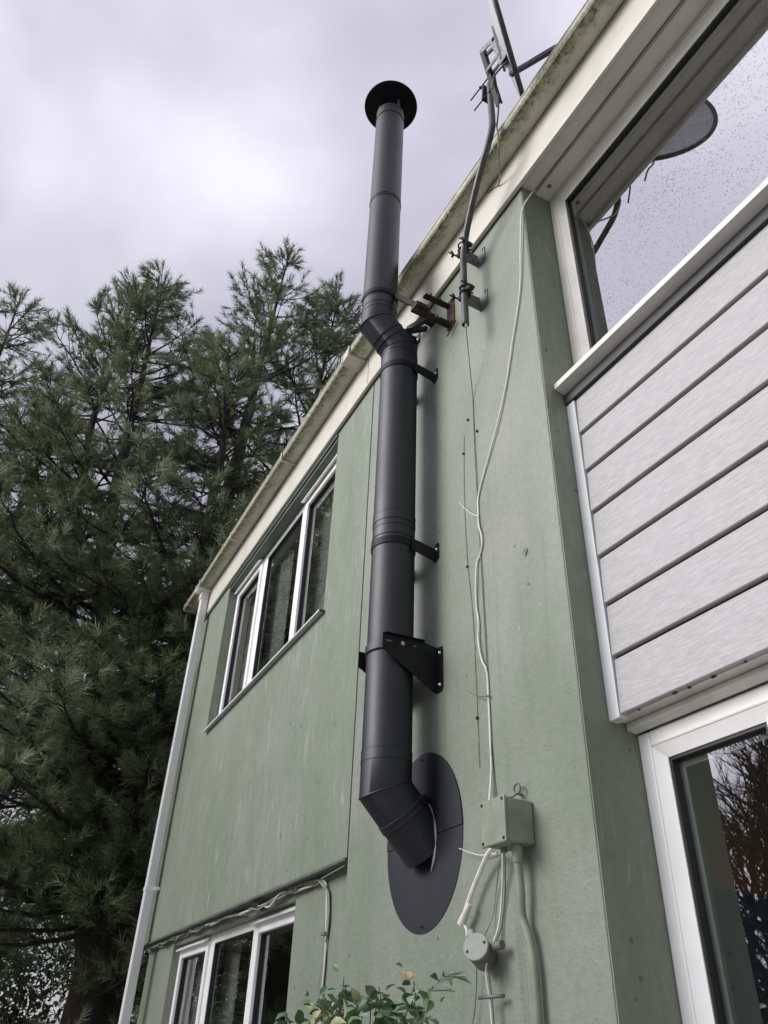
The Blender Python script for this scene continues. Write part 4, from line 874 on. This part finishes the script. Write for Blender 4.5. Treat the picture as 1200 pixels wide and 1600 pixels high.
for si, sp in enumerate(stems):
    nleaf = 26 
    for i in range(nleaf):
        t = 0.86 + 0.16 * (i + 1) / nleaf; idx = min(len(sp) - 1, int(t * (len(sp) - 1)))
        p = Vector(sp[idx]) + Vector((rs.gauss(0, 0.030), rs.gauss(0, 0.03), rs.gauss(-0.030, 0.020)))
        k = rs.choices([0, 1, 2, 3], [0.38, 0.36, 0.08, 0.18])[0]
        o = bpy.data.objects.new('leaf', LM[k]); COL.objects.link(o); o.parent = SH; o.location = p - SH.location
        s_ = rs.uniform(0.026, 0.060) * 1.0; o.scale = (s_, s_ * 0.9, s_)
        o.rotation_euler = (rs.uniform(-1.1, 1.1), rs.uniform(-0.9, 0.8), rs.uniform(0, 6.28)); lc += 1
# fern-like shoot of narrow leaves reaching right
spr = smooth_path([Vector((-2.0, -0.31, 1.70)), Vector((-1.965, -0.31, 1.765)), Vector((-1.90, -0.31, 1.792)), Vector((-1.80, -0.31, 1.790))], 5)
build(MB().tube(spr, 0.0014, 6), 'stem', M_conduit, SH)
for i in range(9):
    p = spr[min(len(spr) - 1, 4 + i)]; o = bpy.data.objects.new('leaf', LM[(0, 1)[i % 2]]); COL.objects.link(o); o.parent = SH; o.location = p - SH.location
    o.scale = (0.062, 0.026, 0.05); o.rotation_euler = (0.6, rs.uniform(-0.5, 0.4), (-0.9, 1.1)[i % 2] + rs.uniform(-.3, .3))
# cream bloom: cupped petals round a bud
bc = Vector((-2.03, -0.34, 1.800))
for lay, (n_, rr_, hh) in enumerate(((3, 0.009, 0.020), (4, 0.014, 0.019), (5, 0.019, 0.014))):
    for k in range(n_):
        a0 = 2 * math.pi * (k + 0.4 * lay) / n_; vs = []; fs = []
        for i in range(5):
            for j in range(5):
                a_ = a0 + (i - 2) * 0.42; t_ = j / 4; r_ = rr_ * (0.35 + 0.8 * t_ - 0.25 * t_ * t_ + (0.25 * t_ ** 3 if lay == 2 else 0)) ; z_ = hh * t_ * (1 - 0.10 * abs(i - 2)) - 0.008
                vs.append(bc + Vector((r_ * math.cos(a_), r_ * math.sin(a_) - z_ * 0.4, z_)))
        fs = [(i * 5 + j, i * 5 + j + 1, (i + 1) * 5 + j + 1, (i + 1) * 5 + j) for i in range(4) for j in range(4)]
        build(MB().add(vs, fs, True), 'petal', M_flower, SH, normals=False)
for i, e in enumerate(((-2.36, -0.34, 1.79), (-2.37, -0.36, 1.765))):
    o = bpy.data.objects.new('leaf', LM[2]); COL.objects.link(o); o.parent = SH; o.location = Vector(e) - SH.location; o.scale = (0.062, 0.05, 0.06); o.rotation_euler = (0.9, 0.9, 1.0 + i)
    o['label'] = 'yellowing leaf'

# ================================================================== TREES
def np_mesh(name, V, Fc, mat, parent=None, tint=None, loc=(0, 0, 0)):
    me = bpy.data.meshes.new(name); nv, nf, k = len(V), len(Fc), Fc.shape[1]
    me.vertices.add(nv); me.vertices.foreach_set('co', V.astype(np.float32).ravel())
    me.loops.add(nf * k); me.loops.foreach_set('vertex_index', Fc.astype(np.int32).ravel())
    me.polygons.add(nf); me.polygons.foreach_set('loop_start', np.arange(nf, dtype=np.int32) * k)
    me.update(calc_edges=True); me.materials.append(mat)
    if tint is not None:
        a = me.attributes.new('tint', 'FLOAT', 'POINT'); a.data.foreach_set('value', tint.astype(np.float32))
    o = bpy.data.objects.new(name, me); COL.objects.link(o); o.parent = parent; o.location = loc
    return o
def norm(a): return a / np.maximum(np.linalg.norm(a, axis=-1, keepdims=True), 1e-9)
def tubes_np(paths, n=6):
    """paths: list of (pts Nx3, radii N); one joined mesh"""
    V = []; Fq = []; o = 0
    for P, r in paths:
        P = np.asarray(P, float); r = np.asarray(r, float); m = len(P)
        t = norm(np.gradient(P, axis=0)); ref = np.array([0.31, 0.2, 0.93]) if abs(t[0, 2]) < 0.9 else np.array([1., 0.1, 0])
        u = norm(np.cross(t, ref)); w_ = np.cross(t, u); a = np.arange(n) * 2 * np.pi / n
        ring_ = P[:, None] + r[:, None, None] * (u[:, None] * np.cos(a)[None, :, None] + w_[:, None] * np.sin(a)[None, :, None])
        V.append(ring_.reshape(-1, 3)); i = np.arange(m - 1)[:, None] * n + o; k = np.arange(n)[None]
        Fq.append(np.stack([i + k, i + (k + 1) % n, i + n + (k + 1) % n, i + n + k], -1).reshape(-1, 4)); o += m * n
    return np.concatenate(V), np.concatenate(Fq)
def needles(T, Dr, K=26, L=0.13, wd=0.0046, shoot=0.12, r=rng, off=0.0):
    """tufts at T along Dr -> needle triangles"""
    n = len(T); tint = np.clip(r.normal(0.45, 0.18, n) + off, 0, 1)
    Dr = norm(Dr); ref = norm(r.normal(size=(n, 3))); u = norm(np.cross(Dr, ref)); w_ = np.cross(Dr, u)
    a = r.uniform(0, 2 * np.pi, (n, K)); s = r.uniform(0, 1, (n, K)); sp = r.uniform(0.35, 1.05, (n, K)) * (1.15 - 0.55 * s)
    rad = u[:, None] * np.cos(a)[..., None] + w_[:, None] * np.sin(a)[..., None]
    d = Dr[:, None] * np.cos(sp)[..., None] + rad * np.sin(sp)[..., None]; d[..., 2] -= 0.10; d = norm(d)
    b = T[:, None] + Dr[:, None] * (s * shoot)[..., None]; l = L * r.uniform(0.7, 1.15, (n, K))
    sd_ = norm(np.cross(d, r.normal(size=(n, K, 3)))) * wd
    tip = b + d * l[..., None]
    V = np.stack([b - sd_, b + sd_, tip], 2).reshape(-1, 3); Fc = np.arange(len(V)).reshape(-1, 3)
    tt = np.repeat(np.clip(tint[:, None] + r.normal(0, 0.08, (n, K)), 0, 1).ravel(), 3)
    return V, Fc, tt
def pine(base, stems_, label, seed, maxlen=2.6, dens=1.0, K=24, low=0.18, group='pines beyond the end of the house', cones=0, droop=0.0):
    r = np.random.default_rng(seed); base = np.array(base, float)
    root = thing('pine_tree', label, 'tree', tuple(base), group)
    paths = []; tw = []; T = []; Dd = []; cone_p = []; TI = []
    for (top, lean, r0, z0, lowf, ml) in stems_:
        top = np.array(top, float) - base; k = 26; t = np.linspace(0, 1, k)
        st = np.array([0, 0, 0.0]) if z0 == 0 else np.array([np.interp(z0, main[:, 2], main[:, 0]), np.interp(z0, main[:, 2], main[:, 1]), z0])
        mid_ = (st + top) / 2 + np.array(lean[0], float)
        P = ((1 - t) ** 2)[:, None] * st + (2 * t * (1 - t))[:, None] * mid_ + (t ** 2)[:, None] * top
        P += np.cumsum(r.normal(0, 0.02, (k, 3)), 0) * (t * (1 - t) * 4)[:, None]
        if z0 == 0: main = P
        rad = r0 * (1 - t) ** 1.35 + 0.010
        if z0 == 0: rad = rad + r0 * 0.12 * np.exp(-t * 18)
        paths.append((P, rad)); Ls = np.linalg.norm(np.diff(P, axis=0), axis=1).sum()
        cum = np.concatenate([[0], np.cumsum(np.linalg.norm(np.diff(P, axis=0), axis=1))]) / Ls
        def at(s): return np.array([np.interp(s, cum, P[:, i]) for i in range(3)])
        # leader tip
        for s in np.linspace(1 - 0.55 / Ls, 1.0, 6): T.append(at(s)); Dd.append((0.1 * r.normal(), 0.1 * r.normal(), 1.0))
        s = lowf * 1.0
        while s < 0.985:
            rem = (1 - s) * Ls
            for _ in range(r.integers(4, 7)):
                az = r.uniform(0, 2 * np.pi); ln = min(ml, 0.16 + 0.36 * rem ** 0.98) * r.uniform(0.55, 1.15)
                if ln < 0.15: continue
                el = np.clip(0.80 - 0.17 * rem, -0.12 - droop, 0.75) + r.normal(0, 0.13)
                o = at(min(s + r.normal(0, 0.006), 0.995)); m = max(4, int(ln / 0.18) + 2); q = np.linspace(0, 1, m)
                hd_ = np.array([math.cos(az), math.sin(az), 0]); side_ = np.array([-hd_[1], hd_[0], 0]); bend = r.normal(0, 0.10)
                pts = o + hd_ * (q * ln * math.cos(el))[:, None] + np.array([0, 0, 1]) * (q * ln * math.sin(el) + (0.22 * q ** 2.2 - 0.10 * q) * ln)[:, None] + side_ * (bend * ln * q ** 2)[:, None]
                pts += r.normal(0, 0.015, pts.shape) * q[:, None]
                paths.append((pts, (0.006 + 0.010 * ln) * (1 - q) ** 0.8 + 0.003))
                # side twigs carrying tufts
                lt = r.normal(0, 0.16); nt_ = max(4, int(ln * 12.5 * dens))
                for j in range(nt_):
                    qq = 1 - (r.random() ** 1.25) * (0.78 if rem > 1.5 else 0.95); p = np.array([np.interp(qq, q, pts[:, i]) for i in range(3)])
                    sg = r.choice([-1, 1]); tl = r.uniform(0.10, 0.42) * (1.15 - 0.5 * qq) * min(1, 0.5 + ln)
                    dr_ = hd_ * r.uniform(0.35, 0.9) + side_ * sg * r.uniform(0.35, 1.0) + np.array([0, 0, r.uniform(-0.1, 0.65)]); dr_ /= np.linalg.norm(dr_)
                    e = p + dr_ * tl + np.array([0, 0, 0.06 * tl]); tw.append((np.stack([p, (p + e) / 2 + r.normal(0, 0.008, 3), e]), np.array([0.0065, 0.005, 0.003])))
                    T.append(e); Dd.append(dr_ + np.array([0, 0, 0.35]))
                    for f_ in (0.5,): 
                        if tl > 0.12: T.append(p + dr_ * tl * f_); Dd.append(dr_ + r.normal(0, 0.35, 3))
                TI += [(len(T), lt)]
                for _t in range(3): T.append(pts[-1] - _t * 0.07 * norm(pts[-1] - pts[-2])); Dd.append(pts[-1] - pts[-2] + np.array([0, 0, 0.3 * ln / m]))
                if cones and r.random() < 0.05 and rem < 5: cone_p.append(pts[-1] + np.array([0, 0, -0.02]))
            s += r.uniform(0.26, 0.44) / Ls / max(0.6, dens ** 0.5)
    V1, F1 = tubes_np([p for p in paths if len(p[0]) > 20], 14)
    o = np_mesh('trunk', V1, F1, M_bark, root); o.data.polygons.foreach_set('use_smooth', [True] * len(F1))
    V2, F2 = tubes_np([p for p in paths if 20 >= len(p[0])], 5); np_mesh('branches', V2, F2, M_bark, root)['kind'] = 'stuff'
    V3, F3 = tubes_np(tw, 3); np_mesh('twigs', V3, F3, M_bark, root)['kind'] = 'stuff'
    T = np.array(T); Dd = np.array(Dd)
    off = np.zeros(len(T)); prev = 0
    for i_, l_ in TI: off[prev:i_] = l_; prev = i_
    V, Fc, tt = needles(T, Dd, K, r=r, off=off); o = np_mesh('needles', V, Fc, M_needle, root, tt); o['kind'] = 'stuff'
    for p in cone_p[:cones]:
        build(MB().sphere(tuple(base + p), (0.032, 0.032, 0.05), 8), 'pine_cone', M_cone, root)
    print('pine', label, 'tufts', len(T), 'tris', len(Fc)); return root
def dirp(az, el, dist):   # azimuth from -X towards +Y, horizontal distance
    return (-dist * math.cos(R(az)), -1.5 + dist * math.sin(R(az)), 1.6 + dist * math.tan(R(el)))
B1 = (dirp(10.6, 0, 10.0)[0], dirp(10.6, 0, 10.0)[1], 0)
P1_ = pine(B1, [
    (dirp(15.0, 52.6, 8.8), ((0.0, 0.0, 0), (0.1, 0.0, 0)), 0.36, 0, 0.12, 2.4),
    (dirp(3.0, 49.0, 9.2), ((0.2, -0.9, 0), (0.0, -0.1, 0)), 0.24, 2.2, 0.08, 2.2),
    (dirp(0.8, 47.5, 9.8), ((-0.5, -1.1, 0), (0.0, -0.15, 0)), 0.20, 2.4, 0.10, 2.0),
    (dirp(10.5, 46.0, 7.9), ((0.5, 0.3, 0), (0.15, 0.05, 0)), 0.19, 2.8, 0.06, 1.9),
    (dirp(21.0, 50.5, 9.4), ((0.0, 0.9, 0), (0.05, 0.15, 0)), 0.22, 2.0, 0.12, 2.2),
    ], 'large dark pine with several leaders directly behind the white downpipe', 3, cones=14, K=24, dens=1.0)
B2 = (dirp(-4.0, 0, 12.2)[0], dirp(-4.0, 0, 12.2)[1], 0)
P2_ = pine(B2, [
    (dirp(-8.3, 44.0, 10.8), ((0.3, 0.2, 0), (0, 0, 0)), 0.26, 0, 0.08, 2.5),
    (dirp(-10.2, 42.5, 10.6), ((-0.1, -0.6, 0), (0.0, -0.1, 0)), 0.14, 4.5, 0.24, 1.2),
    (dirp(-3.0, 40.0, 11.2), ((0.1, 0.5, 0), (0.0, 0.1, 0)), 0.16, 3.0, 0.2, 2.0),
    ], 'open-crowned pine at the far left with its leaning top against the sky', 8, cones=4, K=22, dens=0.85)
B3 = (dirp(24.0, 0, 13.0)[0], dirp(24.0, 0, 13.0)[1], 0)
P3_ = pine(B3, [(dirp(23.5, 47.5, 12.6), ((0.0, 0.2, 0), (0, 0, 0)), 0.30, 0, 0.2, 2.6)], 'dense pine half hidden behind the house roof', 12, K=18, dens=0.8)
# pine of the garden side, which the windows mirror
def copy_tree(root, loc, rz, s, label):
    c = root.copy(); COL.objects.link(c); c.location = loc; c.rotation_euler = (0, 0, rz); c.scale = (s, s, s); c['label'] = label
    for ch in root.children:
        k = ch.copy(); COL.objects.link(k); k.parent = c
    return c
copy_tree(P3_, (-9.5, -13.5, 0), 2.9, 0.62, 'garden pine mirrored low in the tall ground-floor window')
# bare trees across the garden
def bare_tree(base, h, seed, label):
    r = np.random.default_rng(seed); root = thing('bare_tree', label, 'tree', tuple(base), 'bare trees across the garden'); paths = []
    def grow(p, d, L, rad, lvl):
        m = 6; P = [p]; dd = d
        for i in range(m):
            dd = norm(dd + r.normal(0, 0.13, 3) + np.array([0, 0, 0.05])); P.append(P[-1] + dd * L / m)
        P = np.array(P); paths.append((P, np.linspace(rad, rad * 0.55, m + 1)))
        if lvl == 0: return
        nb = r.integers(3, 6)
        for i in range(nb):
            t = r.integers(2, m + 1); ax = norm(r.normal(size=3)); nd = norm(dd * 0.9 + ax * 0.75 + np.array([0, 0, 0.18])); grow(P[t], nd, L * r.uniform(0.55, 0.82), rad * 0.52, lvl - 1)
    for i in range(3): grow(np.array([0.1 * i, 0, 0.0]), norm(np.array([r.normal(0, 0.22), r.normal(0, 0.22), 1.0])), h * 0.34, h * 0.020, 5)
    V, Fq = tubes_np(paths, 4); np_mesh('branches', V, Fq, M_barebark, root)['kind'] = 'stuff'
    print('bare', len(paths)); return root
BT = bare_tree((-6.6, -8.2, 0), 7.5, 4, 'bare garden tree mirrored in the tall ground-floor window')
copy_tree(BT, (-9.6, -11.0, 0), 2.0, 1.1, 'second bare garden tree mirrored behind the first')
copy_tree(BT, (-4.6, -9.4, 0), 4.1, 0.9, 'bare garden tree mirrored at the right edge of the ground-floor glass')
copy_tree(BT, (-12.0, -4.4, 0), 5.1, 1.15, 'bare tree mirrored in the left windows')
M_moss = simple('mossy_bough_bark', (0.075, 0.085, 0.03), 0.95, var=0.5, scale=14, bump=0.6)
bg_ = smooth_path([(-9.7, 0.36, 2.75), (-9.6, 0.17, 2.86), (-9.6, -0.17, 2.93), (-9.6, -0.5, 2.95), (-9.6, -0.82, 2.99), (-9.5, -1.2, 3.10), (-9.4, -1.9, 3.2), (-9.3, -2.6, 3.2)], 5)
build(MB().tube(bg_, [0.10 - 0.07 * i / len(bg_) + 0.010 * math.sin(i * 1.7) for i in range(len(bg_))], 10), 'mossy_bough', M_moss, P1_)
# far foliage belt behind everything
def belt(name, segs, n, seed):
    r = np.random.default_rng(seed); C = []; S = []
    for (x0, y0, x1, y1, h, k) in segs:
        t = r.random(k); C.append(np.stack([x0 + (x1 - x0) * t + r.normal(0, .8, k), y0 + (y1 - y0) * t + r.normal(0, .8, k), r.random(k) ** 1.1 * h], 1)); S.append(r.uniform(0.5, 1.2, k))
    C = np.concatenate(C); S = np.concatenate(S); per = n // len(C)
    d = norm(r.normal(size=(len(C), per, 3))) * (r.random((len(C), per, 1)) ** 0.4) * S[:, None, None] * np.array([1, 1, .7])
    p = (C[:, None] + d).reshape(-1, 3); p[:, 2] = np.maximum(p[:, 2], 0.05); m = len(p)
    a = norm(r.normal(size=(m, 3))); b_ = norm(np.cross(a, r.normal(size=(m, 3)))); s = r.uniform(0.030, 0.075, (m, 1))
    V = np.stack([p - a * s, p + b_ * s * .5, p + a * s, p - b_ * s * .5], 1).reshape(-1, 3); Fq = np.arange(len(V)).reshape(-1, 4)
    tt = np.repeat(np.clip(np.repeat(r.normal(0.5, 0.25, len(C)), per) + r.normal(0, .1, m), 0, 1), 4)
    o = np_mesh(name, V, Fq, M_hedge, None, tt); tag(o, 'dark belt of distant shrubs and trees behind the pine trunks', 'woodland', kind='stuff'); return o
belt('woodland', [(-15.5, -7, -15.5, 2.5, 5.0, 120), (-20, -14, -22, 16, 5.5, 300), (-17, -12, -16, 1, 2.2, 90), (-22, -14, 2, -22, 5.0, 220), (-26, -10, -26, 14, 12.0, 300)], 330000, 21)
print('leaves', lc)
